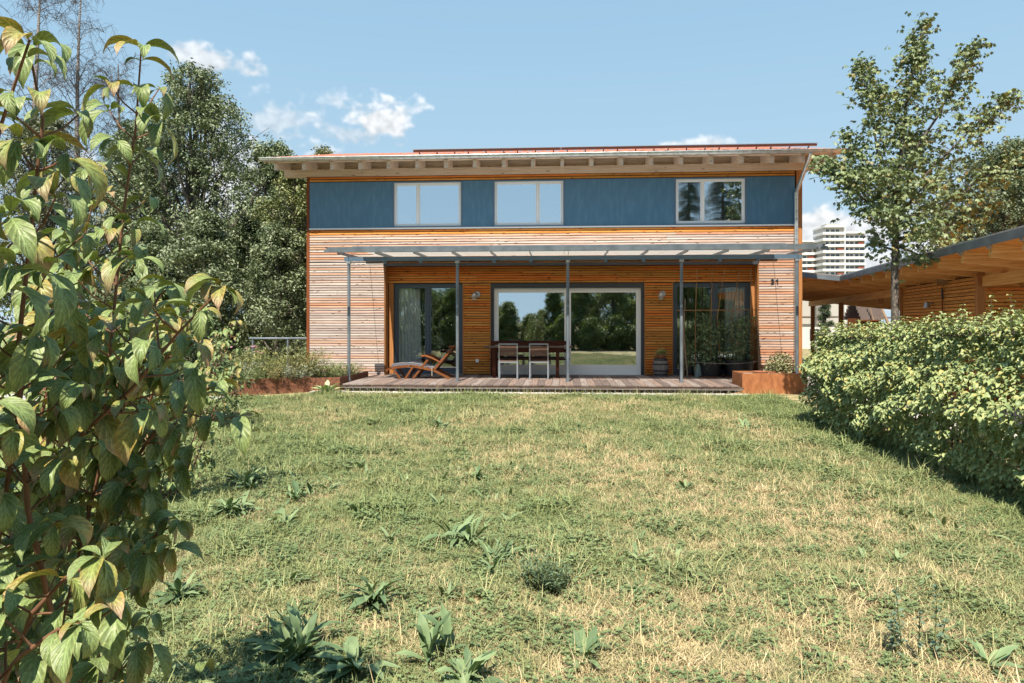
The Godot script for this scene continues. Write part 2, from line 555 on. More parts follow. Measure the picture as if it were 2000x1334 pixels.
func slats(h: Node, x0: float, x1: float, y0: float, y1: float, z: float, pieces: int, pick: Callable) -> void:
	var pitch := 0.0675
	var rows := int(round((y1 - y0) / pitch))
	pitch = (y1 - y0) / rows
	for r in rows:
		var y := y0 + (r + 0.5) * pitch
		var cuts := [x0]
		for k in range(1, pieces):
			cuts.append(snappedf(x0 + (x1 - x0) * (k + rr(-0.35, 0.35)) / pieces, 0.25))
		cuts.append(x1)
		for k in pieces:
			var l: float = cuts[k + 1] - cuts[k] - (0.003 if pieces > 1 else 0.0)
			var o := part(h, "slat", slat_mesh(snappedf(l, 0.001)), pick.call(r, rows), Vector3((cuts[k] + cuts[k + 1]) / 2.0, y, z + 0.013 + rr(-0.0015, 0.0015)))
			o.rotation.x = rr(-0.02, 0.02)

func window_unit(h: Node, called: String, x0: float, x1: float, y0: float, y1: float, z: float, split: float, fm: Material, glass: Material, fw: float, bottom: float) -> Node3D:
	var w := Node3D.new()
	w.name = called
	h.add_child(w, true)
	# outer frame, mullion, two sashes with a pane each
	var f := stnew()
	sbox(f, Vector3(x0, y0, z - 0.05), Vector3(x0 + fw, y1, z))
	sbox(f, Vector3(x1 - fw, y0, z - 0.05), Vector3(x1, y1, z))
	sbox(f, Vector3(x0 + fw, y1 - fw, z - 0.05), Vector3(x1 - fw, y1, z))
	sbox(f, Vector3(x0 + fw, y0, z - 0.05), Vector3(x1 - fw, y0 + bottom, z))
	part(w, "frame", done(f), fm)
	slab(w, "mullion", Vector3(split - fw * 0.55, y0 + bottom, z - 0.048), Vector3(split + fw * 0.55, y1 - fw, z - 0.003), fm)
	var edges := [x0 + fw, split - fw * 0.55, split + fw * 0.55, x1 - fw]
	for k in 2:
		var a: float = edges[k * 2] + 0.004
		var b: float = edges[k * 2 + 1] - 0.004
		var s := stnew()
		var sw := fw * 0.55
		var zb := z - 0.046
		var zf := z - 0.012
		sbox(s, Vector3(a, y0 + bottom + 0.003, zb), Vector3(a + sw, y1 - fw - 0.003, zf))
		sbox(s, Vector3(b - sw, y0 + bottom + 0.003, zb), Vector3(b, y1 - fw - 0.003, zf))
		sbox(s, Vector3(a + sw, y1 - fw - 0.003 - sw, zb), Vector3(b - sw, y1 - fw - 0.003, zf))
		sbox(s, Vector3(a + sw, y0 + bottom + 0.003, zb), Vector3(b - sw, y0 + bottom + 0.003 + sw * 1.3, zf))
		part(w, "sash", done(s), fm)
		slab(w, "pane", Vector3(a + sw, y0 + bottom + sw * 1.3, z - 0.036), Vector3(b - sw, y1 - fw - sw, z - 0.034), glass)
	return w

func house() -> void:
	var h := thing("timber_house", "two storey timber clad house with blue panels and tiled roof", "house")
	var xl := -6.80
	var xr := 6.07
	# walls with thickness behind the cladding (ground floor recess 0.35 deep between -4.70 and 5.10)
	var wl: Material = M.backing
	slab(h, "wall", Vector3(xl + 0.05, 0.0, -0.25), Vector3(-4.70, 3.20, -0.001), wl)
	slab(h, "wall", Vector3(5.10, 0.0, -0.25), Vector3(xr - 0.05, 3.20, -0.001), wl)
	slab(h, "wall", Vector3(xl + 0.05, 3.22, -0.30), Vector3(xr - 0.05, 4.16, -0.001), wl)
	slab(h, "wall", Vector3(-4.70, 2.66, -0.60), Vector3(5.10, 3.19, -0.352), wl)
	slab(h, "wall", Vector3(-4.92, 0.2, -0.60), Vector3(-4.53, 2.66, -0.352), wl)
	slab(h, "wall", Vector3(-2.64, 0.2, -0.60), Vector3(-1.88, 2.66, -0.352), wl)
	slab(h, "wall", Vector3(2.22, 0.2, -0.60), Vector3(2.97, 2.66, -0.352), wl)
	slab(h, "wall", Vector3(4.99, 0.2, -0.60), Vector3(5.30, 2.66, -0.352), wl)
	# upper wall round the three window openings
	var ux := [xl + 0.05, -4.44, -2.63, -1.75, 0.08, 2.98, 4.77, xr - 0.05]
	for k in 4:
		slab(h, "wall", Vector3(ux[k * 2], 4.16, -0.30), Vector3(ux[k * 2 + 1], 5.80, -0.012), wl)
	for k in 3:
		slab(h, "wall", Vector3(ux[k * 2 + 1], 5.34, -0.30), Vector3(ux[k * 2 + 2], 5.80, -0.012), wl)
	# side and rear walls, floors, ceiling inside
	slab(h, "side_wall", Vector3(xl, 0, -9.5), Vector3(xl + 0.28, 5.75, -0.301), M.slat[1])
	slab(h, "side_wall", Vector3(xr - 0.28, 0, -9.5), Vector3(xr, 5.75, -0.301), M.slat[1])
	slab(h, "rear_wall", Vector3(xl + 0.28, 0, -9.5), Vector3(xr - 0.28, 5.75, -9.2), M.plaster)
	slab(h, "inner_wall", Vector3(xl + 0.29, 0.2, -5.6), Vector3(xr - 0.29, 2.85, -5.45), M.inside)
	slab(h, "inner_wall", Vector3(-2.3, 0.2, -5.44), Vector3(-2.15, 2.85, -0.61), M.inside)
	slab(h, "inner_wall", Vector3(2.5, 0.2, -5.44), Vector3(2.65, 2.85, -0.61), M.inside)
	slab(h, "inner_wall", Vector3(xl + 0.29, 3.2, -4.6), Vector3(xr - 0.29, 5.7, -4.45), M.inside)
	slab(h, "room_floor", Vector3(xl + 0.29, 0.05, -9.1), Vector3(xr - 0.29, 0.19, -0.40), M.room_floor)
	slab(h, "room_ceiling", Vector3(xl + 0.29, 2.87, -9.1), Vector3(xr - 0.29, 3.15, -0.62), M.inside)
	slab(h, "attic_floor", Vector3(xl + 0.29, 5.72, -9.1), Vector3(xr - 0.29, 5.80, -0.32), M.inside)
	# cladding
	var any := func(a: Array): return a[rng.randi() % a.size()]
	var left_pick := func(r, n): return M.slat[rng.randi() % 4] if rng.randf() < 0.985 else M.slat_half[rng.randi() % 2]
	var right_pick := func(r, n): return M.slat_half[rng.randi() % 2] if rng.randf() < 0.45 else M.slat[rng.randi() % 4]
	var upper_pick := func(r, n): return M.slat_orange[rng.randi() % 2] if r >= n - 2 else (M.slat_half[rng.randi() % 2] if r == n - 3 or rng.randf() < 0.22 else M.slat[rng.randi() % 4])
	var orange_pick := func(r, n): return M.slat_orange[rng.randi() % 3]
	slats(h, xl + 0.06, -4.705, 0.16, 3.21, 0.0, 1, left_pick)
	slats(h, 5.105, xr - 0.06, 0.16, 3.21, 0.0, 1, right_pick)
	slats(h, xl + 0.06, xr - 0.06, 3.22, 4.085, 0.0, 3, upper_pick)
	slats(h, -4.69, 5.09, 2.67, 3.18, -0.352, 3, orange_pick)
	slats(h, -2.615, -1.905, 0.21, 2.66, -0.352, 1, orange_pick)
	slats(h, 2.245, 2.945, 0.21, 2.66, -0.352, 1, orange_pick)
	slats(h, xl + 0.06, xr - 0.06, 5.375, 5.51, 0.0, 2, orange_pick)
	# recess returns and trim boards round the openings
	for x in [-4.70, 5.10]:
		var s := -1.0 if x > 0 else 1.0
		slab(h, "return_board", Vector3(minf(x, x + s * 0.02), 0.2, -0.35), Vector3(maxf(x, x + s * 0.02), 3.19, -0.002), M.orange_v)
	for p in [[-4.66, -4.53], [-2.64, -2.615], [-1.905, -1.88], [2.22, 2.245], [2.945, 2.97], [4.99, 5.08]]:
		slab(h, "trim_board", Vector3(p[0], 0.205, -0.352), Vector3(p[1], 2.66, -0.318), M.orange_v)
	slab(h, "recess_soffit", Vector3(-4.68, 3.19, -0.34), Vector3(5.08, 3.215, -0.003), M.beam_dark)
	# corner boards
	slab(h, "corner_board", Vector3(xl - 0.02, 0.1, -0.10), Vector3(xl + 0.055, 5.52, 0.034), M.brown_v)
	slab(h, "corner_board", Vector3(xr - 0.02, 0.1, -0.12), Vector3(xr + 0.12, 5.52, 0.036), M.orange_v)
	# plinth
	slab(h, "plinth", Vector3(xl + 0.05, 0.0, -0.2), Vector3(-4.9, 0.155, 0.012), M.concrete)
	slab(h, "plinth", Vector3(5.2, 0.0, -0.2), Vector3(xr - 0.05, 0.155, 0.012), M.concrete)
	# white flashing strip
	slab(h, "flashing", Vector3(xl + 0.055, 4.09, 0.0), Vector3(xr - 0.02, 4.128, 0.06), M.white_metal)
	# blue panels
	var px := [[xl + 0.06, -4.485], [-2.595, -1.79], [0.115, 2.945], [4.80, xr - 0.06]]
	for p in px:
		var o := slab(h, "panel", Vector3(p[0], 4.135, 0.008), Vector3(p[1], 5.365, 0.020), M.panel)
	# screw rosettes along the lower edge of the panels
	var ros := CylinderMesh.new()
	ros.top_radius = 0.022; ros.bottom_radius = 0.022; ros.height = 0.006; ros.radial_segments = 10
	for s in [Vector2(-5.55, 4.75), Vector2(0.24, 4.21), Vector2(0.86, 4.21), Vector2(1.50, 4.21), Vector2(2.14, 4.21), Vector2(2.84, 4.21), Vector2(-2.5, 4.21), Vector2(-1.88, 4.21), Vector2(4.9, 4.21), Vector2(5.9, 4.21), Vector2(-6.6, 4.2), Vector2(-4.6, 4.2), Vector2(-4.6, 5.28), Vector2(-6.6, 5.28)]:
		part(h, "screw_cap", ros, M.steel_blue, Vector3(s.x, s.y, 0.024), Basis(Vector3.RIGHT, PI / 2))
	# upper windows: blue reveal, white frame, narrow and wide sash
	for w in [[-4.48, -2.60, -3.80], [-1.785, 0.11, -0.60], [2.95, 4.795, 3.68]]:
		var f := stnew()
		sbox(f, Vector3(w[0], 4.135, -0.06), Vector3(w[0] + 0.04, 5.365, 0.022))
		sbox(f, Vector3(w[1] - 0.04, 4.135, -0.06), Vector3(w[1], 5.365, 0.022))
		sbox(f, Vector3(w[0] + 0.04, 5.33, -0.06), Vector3(w[1] - 0.04, 5.365, 0.022))
		sbox(f, Vector3(w[0] + 0.04, 4.135, -0.06), Vector3(w[1] - 0.04, 4.165, 0.055))
		part(h, "window_reveal", done(f), M.steel_blue)
		window_unit(h, "window", w[0] + 0.041, w[1] - 0.041, 4.166, 5.329, -0.02, w[2], M.white_frame, M.glass_up, 0.042, 0.045)
	# ground floor glazing
	window_unit(h, "glass_door", -4.528, -2.642, 0.205, 2.655, -0.40, -3.60, M.dark_frame, M.glass_door, 0.075, 0.11)
	window_unit(h, "glass_door", 2.972, 4.988, 0.205, 2.655, -0.40, 4.07, M.dark_frame, M.glass_door, 0.075, 0.11)
	var rv := stnew()
	sbox(rv, Vector3(-1.879, 0.205, -0.46), Vector3(-1.80, 2.655, -0.36))
	sbox(rv, Vector3(2.14, 0.205, -0.46), Vector3(2.219, 2.655, -0.36))
	sbox(rv, Vector3(-1.80, 2.53, -0.46), Vector3(2.14, 2.655, -0.36))
	part(h, "window_reveal", done(rv), M.reveal)
	window_unit(h, "sliding_door", -1.798, 2.138, 0.205, 2.528, -0.44, 0.19, M.white_frame, M.glass_low, 0.075, 0.20)
	slab(h, "door_sill", Vector3(-1.9, 0.17, -0.44), Vector3(2.24, 0.204, -0.30), M.alu)
	slab(h, "door_sill", Vector3(-4.54, 0.17, -0.42), Vector3(-2.63, 0.204, -0.30), M.alu)
	slab(h, "door_sill", Vector3(2.96, 0.17, -0.42), Vector3(5.0, 0.204, -0.30), M.alu)
	# eaves: purlin, rafters, boarding
	slab(h, "purlin", Vector3(-7.42, 5.515, -0.10), Vector3(6.72, 5.70, 0.09), M.pale_beam)
	var pitch := 0.25
	for k in 20:
		var x := -7.28 + 0.732 * k
		var st := stnew()
		st.set_smooth_group(-1)
		# side outline of a rafter tail, z against y
		var o := [Vector2(-0.9, 5.92), Vector2(0.09, 5.702), Vector2(0.99, 5.50), Vector2(0.99, 5.70), Vector2(-0.9, 6.17)]
		var a := -0.045
		var b := 0.045
		for i in o.size():
			var p: Vector2 = o[i]
			var q: Vector2 = o[(i + 1) % o.size()]
			quad(st, Vector3(a, p.y, p.x), Vector3(a, q.y, q.x), Vector3(b, q.y, q.x), Vector3(b, p.y, p.x))
		for i in range(1, o.size() - 1):
			tri(st, Vector3(a, o[0].y, o[0].x), Vector3(a, o[i + 1].y, o[i + 1].x), Vector3(a, o[i].y, o[i].x))
			tri(st, Vector3(b, o[0].y, o[0].x), Vector3(b, o[i].y, o[i].x), Vector3(b, o[i + 1].y, o[i + 1].x))
		if not boxes.has("rafter"): boxes["rafter"] = done(st)
		part(h, "rafter", boxes["rafter"], M.pale_beam, Vector3(x, 0, 0))
	slab(h, "blocking_board", Vector3(-7.3, 5.701, -0.03), Vector3(6.75, 5.93, 0.0), M.pale_beam)
	for k in 9:
		var z0 := 1.02 - k * 0.155
		var z1 := z0 - 0.150
		var y0 := 5.703 + (0.97 - z0) * pitch
		part(h, "soffit_board", bar(Vector3(-7.5, y0 + 0.03, (z0 + z1) / 2.0), Vector3(6.82, y0 + 0.03, (z0 + z1) / 2.0), 0.150, 0.022), M.pale_beam, Vector3.ZERO)
	# roof body: two slopes, verge boards
	var rf := stnew()
	rf.set_smooth_group(-1)
	var e := Vector2(1.05, 5.752)
	var rg := Vector2(-5.2, 5.752 + 6.25 * pitch)
	var bk := Vector2(-10.6, 5.752 + 1.0 * pitch)
	for seg in [[e, rg], [rg, bk]]:
		var p: Vector2 = seg[0]
		var q: Vector2 = seg[1]
		for yo in [0.0, 0.03]:
			var v := [Vector3(-7.55, p.y + yo, p.x), Vector3(6.96, p.y + yo, p.x), Vector3(6.96, q.y + yo, q.x), Vector3(-7.55, q.y + yo, q.x)]
			if yo > 0: quad(rf, v[0], v[3], v[2], v[1])
			else: quad(rf, v[0], v[1], v[2], v[3])
		for x in [-7.55, 6.96]:
			quad(rf, Vector3(x, p.y, p.x), Vector3(x, q.y, q.x), Vector3(x, q.y + 0.03, q.x), Vector3(x, p.y + 0.03, p.x))
	quad(rf, Vector3(-7.55, e.y, e.x), Vector3(-7.55, e.y + 0.03, e.x), Vector3(6.96, e.y + 0.03, e.x), Vector3(6.96, e.y, e.x))
	var roof := part(h, "roof", done(rf), M.pale_beam)
	# rows of wavy clay tiles
	var tl := stnew()
	for r in 18:
		var z0 := 1.09 - r * 0.357
		var y0 := 5.812 + (1.05 - z0) * pitch
		tl.set_smooth_group(r)
		for i in 48 * 4:
			var xs := []
			for q in 2:
				var u := (i + q) / 4.0
				xs.append(Vector2(-7.55 + u * 0.30, 0.018 * sin(u * TAU)))
			var z1 := z0 - 0.37
			var y1 := y0 + 0.357 * pitch - 0.02
			quad(tl, Vector3(xs[0].x, y0 + xs[0].y, z0), Vector3(xs[0].x, y1 + xs[0].y, z1), Vector3(xs[1].x, y1 + xs[1].y, z1), Vector3(xs[1].x, y0 + xs[1].y, z0))
			quad(tl, Vector3(xs[0].x, y0 + xs[0].y - 0.035, z0), Vector3(xs[0].x, y0 + xs[0].y, z0), Vector3(xs[1].x, y0 + xs[1].y, z0), Vector3(xs[1].x, y0 + xs[1].y - 0.035, z0))
	var tiles := part(roof, "roof_tiles", done(tl), M.tile)
	tiles.set_meta("kind", "stuff")
	# verge flashing
	for x in [-7.56, 6.965]:
		part(roof, "verge_board", bar(Vector3(x, 5.737, 1.05), Vector3(x, 5.737 + 6.25 * pitch, -5.2), 0.02, 0.13), M.pale_beam)
	# gutter: half round, brackets
	var gt := stnew()
	gt.set_smooth_group(0)
	var gy := 5.77
	var gz := 1.14
	for i in 10:
		var a0 := PI + PI * i / 10.0
		var a1 := PI + PI * (i + 1) / 10.0
		for rad: float in [0.075, 0.072]:
			var p: Vector2 = Vector2(cos(a0), sin(a0)) * rad
			var q := Vector2(cos(a1), sin(a1)) * rad
			quad(gt, Vector3(-7.62, gy + p.y, gz + p.x), Vector3(-7.62, gy + q.y, gz + q.x), Vector3(7.02, gy + q.y, gz + q.x), Vector3(7.02, gy + p.y, gz + p.x))
	tube(gt, [Vector3(-7.62, gy + 0.004, gz + 0.077), Vector3(7.02, gy + 0.004, gz + 0.077)], [0.011, 0.011], 6)
	gt.set_smooth_group(-1)
	for x in [-7.62, 7.02]:
		for i in 10:
			var a0 := PI + PI * i / 10.0
			var a1 := PI + PI * (i + 1) / 10.0
			tri(gt, Vector3(x, gy, gz), Vector3(x, gy + sin(a0) * 0.075, gz + cos(a0) * 0.075), Vector3(x, gy + sin(a1) * 0.075, gz + cos(a1) * 0.075))
	var gutter := part(h, "gutter", done(gt), M.zinc)
	var br := stnew()
	var bpts := []
	for i in 9:
		var a := PI + PI * i / 8.0
		bpts.append(Vector3(0, sin(a) * 0.078, cos(a) * 0.078))
	tube(br, bpts, [0.008, 0.008, 0.008, 0.008, 0.008, 0.008, 0.008, 0.008, 0.008], 4)
	var bmesh_ := done(br)
	for k in 20:
		part(gutter, "bracket", bmesh_, M.alu, Vector3(-7.40 + 0.732 * k, gy, gz))
	# downpipe: swan neck from the gutter to the wall, then straight down
	var dx := 6.02
	part(h, "downpipe", tubes([Vector3(dx + 0.02, 5.70, 1.13), Vector3(dx + 0.015, 5.63, 1.09), Vector3(dx, 4.98, 0.16), Vector3(dx, 4.90, 0.10), Vector3(dx, 3.0, 0.10), Vector3(dx, 0.1, 0.10)], [0.055, 0.052, 0.05, 0.05, 0.05, 0.05], 12), M.zinc)
	for y in [4.92, 4.25, 3.75, 2.2, 0.9]:
		part(h, "pipe_clamp", rod(Vector3(dx, y - 0.02, 0.10), Vector3(dx, y + 0.02, 0.10), 0.058, 0.058, 12), M.galv)
	# solar collectors on a rack above the tiles
	for k in 8:
		var x0 := -3.72 + k * 1.245
		var o := Node3D.new()
		o.name = "solar_panel"
		h.add_child(o, true)
		o.position = Vector3(x0, 5.90, 0.98)
		o.rotation.x = atan(pitch)
		slab(o, "frame", Vector3(0, 0, -1.02), Vector3(1.235, 0.06, 0), M.rack)
		slab(o, "glass", Vector3(0.03, 0.061, -0.99), Vector3(1.205, 0.065, -0.03), M.solar)
		for q in 3:
			part(o, "bracket", bar(Vector3(0.15 + q * 0.45, -0.09, -0.16), Vector3(0.15 + q * 0.45, 0.0, -0.02), 0.025, 0.02), M.reveal)
	slab(h, "rack_rail", Vector3(-3.75, 5.965, 1.0), Vector3(6.26, 5.977, 1.02), M.alu)
	# house number 31
	for d in [["3", 5.44], ["1", 5.56]]:
		var tm := TextMesh.new()
		var sf := SystemFont.new()
		sf.font_names = PackedStringArray(["Droid Sans"])
		sf.font_weight = 700
		tm.font = sf
		tm.text = d[0]
		tm.font_size = 64
		tm.pixel_size = 0.0026
		tm.depth = 0.02
		var o := part(h, "house_number", tm, M.ink, Vector3(d[1], 2.655, 0.045))
	# curtains behind the doors
	curtain(Vector3(-4.44, 0.24, -0.52), 0.60, 2.28, "pale blue curtain hanging behind the glass door at the reclining chair", 0.05)
	curtain(Vector3(4.36, 0.24, -0.52), 0.5, 2.28, "white curtain hanging behind the glass door with the tomato plants", 0.0)

func curtain(at: Vector3, w: float, h: float, label: String, flare: float) -> void:
	var st := stnew()
	st.set_smooth_group(0)
	var n := 40
	for j in 6:
		for i in n:
			var p := []
			for c in [[i, j], [i, j + 1], [i + 1, j + 1], [i + 1, j]]:
				var u: float = float(c[0]) / n
				var v: float = float(c[1]) / 6.0
				p.append(Vector3(u * (w + flare * (1.0 - v)) , v * h, sin(u * 44.0 + sin(v * 2.0)) * 0.028))
			quad(st, p[0], p[1], p[2], p[3])
	var o := part(self, numbered("curtain"), done(st), M.curtain, at)
	tag(o, label, "curtain", "curtains")

# ================= glass canopy =================
func canopy() -> void:
	var c := thing("terrace_canopy", "grey steel and glass canopy on slim posts over the terrace", "canopy", Vector3(0, 0, 1.9))
	var xs := [-5.10, -2.46, 0.17, 2.82, 5.46]
	for i in 5:
		var foot := 0.2 if i < 4 else 0.40
		var p := part(c, "post", rod(Vector3(xs[i], foot, 0), Vector3(xs[i], 3.08, 0), 0.037, 0.037, 14), M.steel)
		part(p, "base_plate", rod(Vector3(xs[i], foot, 0), Vector3(xs[i], foot + 0.012, 0), 0.06, 0.06, 12), M.steel)
		slab(p, "bracket", Vector3(xs[i] - 0.05, 3.02, -0.05), Vector3(xs[i] + 0.05, 3.075, 0.05), M.galv)
	slab(c, "beam", Vector3(-5.20, 3.08, -0.045), Vector3(5.56, 3.175, 0.045), M.steel_blue)
	slab(c, "wall_rail", Vector3(-5.20, 3.235, -1.87), Vector3(5.56, 3.30, -1.83), M.steel_blue)
	# rafters of flat steel, three to a bay
	var rx := []
	for i in 13: rx.append(-5.10 + i * 0.88)
	for x in rx:
		part(c, "rafter", bar(Vector3(x, 3.245, -1.82), Vector3(x, 3.205, 0.92), 0.005, 0.075), M.steel)
		slab(c, "bracket", Vector3(x - 0.04, 3.03, -0.04), Vector3(x + 0.04, 3.079, 0.04), M.steel_blue)
	for i in 12:
		part(c, "glass_pane", bar(Vector3((rx[i] + rx[i + 1]) / 2.0, 3.292, -1.82), Vector3((rx[i] + rx[i + 1]) / 2.0, 3.252, 0.94), 0.865, 0.010), M.clear)
	# front gutter profile, a folded sheet with pointed ends
	var st := stnew()
	st.set_smooth_group(-1)
	var pr := [Vector2(1.02, 3.20), Vector2(1.03, 3.31), Vector2(0.92, 3.275), Vector2(0.92, 3.20)]
	for k in 4:
		var p: Vector2 = pr[k]
		var q: Vector2 = pr[(k + 1) % 4]
		quad(st, Vector3(-5.40, p.y, p.x), Vector3(5.82, p.y, p.x), Vector3(5.82 - (0.14 if q.y > 3.25 else 0.0), q.y, q.x), Vector3(-5.40 + (0.14 if q.y > 3.25 else 0.0), q.y, q.x))
	part(c, "front_gutter", done(st), M.steel)
	# sun blind of pale cloth above the glass, wound from a dark case at the wall
	var aw := thing("awning", "pale cloth sun blind stretched above the glass canopy", "awning", Vector3(0, 3.3, 0.1))
	var seams := [-4.75, -2.34, 0.08, 2.50, 4.92]
	for i in 4:
		# each length of cloth overlaps the next at the seam and sags a little
		var cl := stnew()
		cl.set_smooth_group(0)
		var xa: float = seams[i]
		var xb: float = seams[i + 1] + (0.015 if i < 3 else 0.0)
		var yl := 0.003 * (i % 2)
		for k in 8:
			var z0 := 2.68 * k / 8.0
			var z1 := 2.68 * (k + 1) / 8.0
			var ya := 0.06 - 0.015 * z0 - 0.02 * sin(PI * z0 / 2.68) + yl
			var yb := 0.06 - 0.015 * z1 - 0.02 * sin(PI * z1 / 2.68) + yl
			quad(cl, Vector3(xa, ya, z0), Vector3(xb, ya, z0), Vector3(xb, yb, z1), Vector3(xa, yb, z1))
		part(aw, "cloth", done(cl), M.awning)
	slab(aw, "front_bar", Vector3(-4.75, 0.0, 2.68), Vector3(4.92, 0.04, 2.72), M.steel)
	var cs := slab(self, "blind_case", Vector3(-4.70, 3.10, -0.06), Vector3(5.08, 3.185, 0.055), M.reveal)
	tag(cs, "long dark case under the canopy along the head of the recess", "blind case")

# ================= deck =================
func deck() -> void:
	var d := thing("wooden_deck", "weathered grey plank terrace deck in front of the house", "deck", Vector3(0, 0, 0))
	var n := 62
	var pw := 0.165
	var short_l := 0.0
	for i in n:
		var x := -4.98 + i * pw
		var back := -0.29 if x > -4.68 and x < 5.0 else 0.03
		var m: Material = M.deck[rng.randi() % 4]
		slab(d, "plank", Vector3(x, 0.172, back), Vector3(x + pw - 0.008, 0.2 + rr(-0.0015, 0.0015), 1.245), m)
		m = M.deck[rng.randi() % 4]
		slab(d, "plank", Vector3(x, 0.172, 1.252), Vector3(x + pw - 0.008, 0.2 + rr(-0.0015, 0.0015), (2.80 if x < 3.88 else 1.49) + rr(-0.004, 0.004)), m)
	for z in [0.1, 1.25, 2.55]:
		slab(d, "joist", Vector3(-4.9, 0.04, z - 0.04), Vector3(5.2 if z < 2.0 else 4.0, 0.168, z + 0.04), M.deck_edge)
	slab(d, "edge_board", Vector3(-4.98, 0.118, 2.76), Vector3(4.03, 0.170, 2.785), M.deck_edge)
	slab(d, "underside", Vector3(-4.95, 0.0, 2.3), Vector3(4.05, 0.16, 2.32), M.corten)
	# drainage grate along the front edge
	var g := thing("drain_grate", "narrow pale steel grate along the front edge of the deck", "grate", Vector3(0, 0, 2.8))
	slab(g, "rail", Vector3(-4.95, 0.105, 0.0), Vector3(4.0, 0.118, 0.012), M.galv)
	for i in 54:
		var x := -4.9 + i * 0.165
		slab(g, "bar", Vector3(x, 0.0, 0.001), Vector3(x + 0.010, 0.105, 0.011), M.galv)

# ================= things on the terrace =================
func steamer_chair() -> void:
	var t := thing("reclining_chair", "wooden steamer reclining chair with striped grey cushion on the deck", "recliner", Vector3(-3.72, 0.2, 0.72))
	# side frames, x from foot (-) to head (+)
	for z in [0.0, 0.56]:
		part(t, "side_rail", bar(Vector3(-0.52, 0.265, z), Vector3(0.02, 0.32, z), 0.03, 0.05), M.teak)
		part(t, "side_rail", bar(Vector3(0.0, 0.325, z), Vector3(0.56, 0.22, z), 0.03, 0.055), M.teak)
		part(t, "leg", bar(Vector3(0.55, 0.225, z + 0.001), Vector3(0.98, 0.015, z + 0.001), 0.028, 0.055), M.teak)
		part(t, "leg", bar(Vector3(0.43, 0.49, z - 0.032), Vector3(0.055, 0.01, z - 0.032), 0.028, 0.05), M.teak)
		part(t, "leg", bar(Vector3(0.05, 0.29, z + 0.031), Vector3(-0.13, 0.01, z + 0.031), 0.026, 0.045), M.teak)
		part(t, "leg", bar(Vector3(-0.46, 0.265, z + 0.031), Vector3(-0.26, 0.012, z + 0.031), 0.026, 0.045), M.teak)
		part(t, "armrest", tubes([Vector3(0.26, 0.565, z), Vector3(0.36, 0.57, z), Vector3(0.52, 0.52, z), Vector3(0.76, 0.40, z)], [0.026, 0.032, 0.03, 0.022], 8), M.teak)
		part(t, "back_rail", bar(Vector3(0.58, 0.22, z), Vector3(1.06, 0.80, z), 0.03, 0.05), M.teak)
		part(t, "foot_tip", bar(Vector3(-0.62, 0.205, z), Vector3(-0.50, 0.27, z), 0.03, 0.04), M.teak)
	for i in 9:
		var f := i / 8.0
		var p := Vector3(-0.5 + f * 1.05, 0.29 + (0.05 * sin(f * 3.6)), 0.0)
		part(t, "slat", bar(p, p + Vector3(0, 0, 0.56), 0.045, 0.014), M.teak)
	for i in 6:
		var p := Vector3(0.66, 0.31, 0.0) + Vector3(0.40, 0.485, 0.0) * (i / 5.0)
		part(t, "slat", bar(p, p + Vector3(0, 0, 0.56), 0.045, 0.014), M.teak)
	part(t, "headboard", bar(Vector3(1.01, 0.80, -0.03), Vector3(1.01, 0.80, 0.59), 0.13, 0.03), M.teak)
	part(t, "strap", bar(Vector3(0.54, 0.30, 0.60), Vector3(0.54, 0.08, 0.60), 0.016, 0.004), M.rope)
	# quilted cushion: a thick swept sheet
	var path := [Vector2(-0.52, 0.31), Vector2(-0.45, 0.36), Vector2(-0.25, 0.385), Vector2(0.0, 0.395), Vector2(0.2, 0.37), Vector2(0.42, 0.31), Vector2(0.58, 0.285), Vector2(0.66, 0.36), Vector2(0.78, 0.52), Vector2(0.90, 0.665), Vector2(0.99, 0.77)]
	var c := stnew()
	c.set_smooth_group(0)
	var fine := []
	for i in path.size() - 1:
		for k in 4: fine.append((path[i] as Vector2).lerp(path[i + 1], k / 4.0))
	fine.append(path[-1])
	for side in [0.0, -0.055]:
		for i in fine.size() - 1:
			for j in 10:
				var v := []
				for q in [[i, j], [i + 1, j], [i + 1, j + 1], [i, j + 1]]:
					var p: Vector2 = fine[q[0]]
					var z: float = 0.02 + 0.052 * q[1]
					var puff := 0.012 * absf(sin(q[0] * PI / 5.0)) + 0.008 * absf(sin(q[1] * PI / 2.5))
					if q[1] == 0 or q[1] == 10: puff -= 0.02
					v.append([Vector3(p.x, p.y + (puff if side == 0.0 else side), z), Vector2(q[1] / 10.0, q[0] / 10.0)])
				var order := [0, 3, 2, 0, 2, 1] if side == 0.0 else [0, 1, 2, 0, 2, 3]
				for o in order:
					c.set_uv(v[o][1]); c.add_vertex(v[o][0])
	for i in fine.size() - 1:
		for z in [0.02, 0.54]:
			var p: Vector2 = fine[i]
			var q: Vector2 = fine[i + 1]
			for v in [Vector3(p.x, p.y - 0.055, z), Vector3(p.x, p.y, z), Vector3(q.x, q.y, z), Vector3(p.x, p.y - 0.055, z), Vector3(q.x, q.y, z), Vector3(q.x, q.y - 0.055, z)]:
				c.set_uv(Vector2(0.02, 0)); c.add_vertex(v)
	c.generate_normals()
	part(t, "cushion", c.commit(), M.cushion)

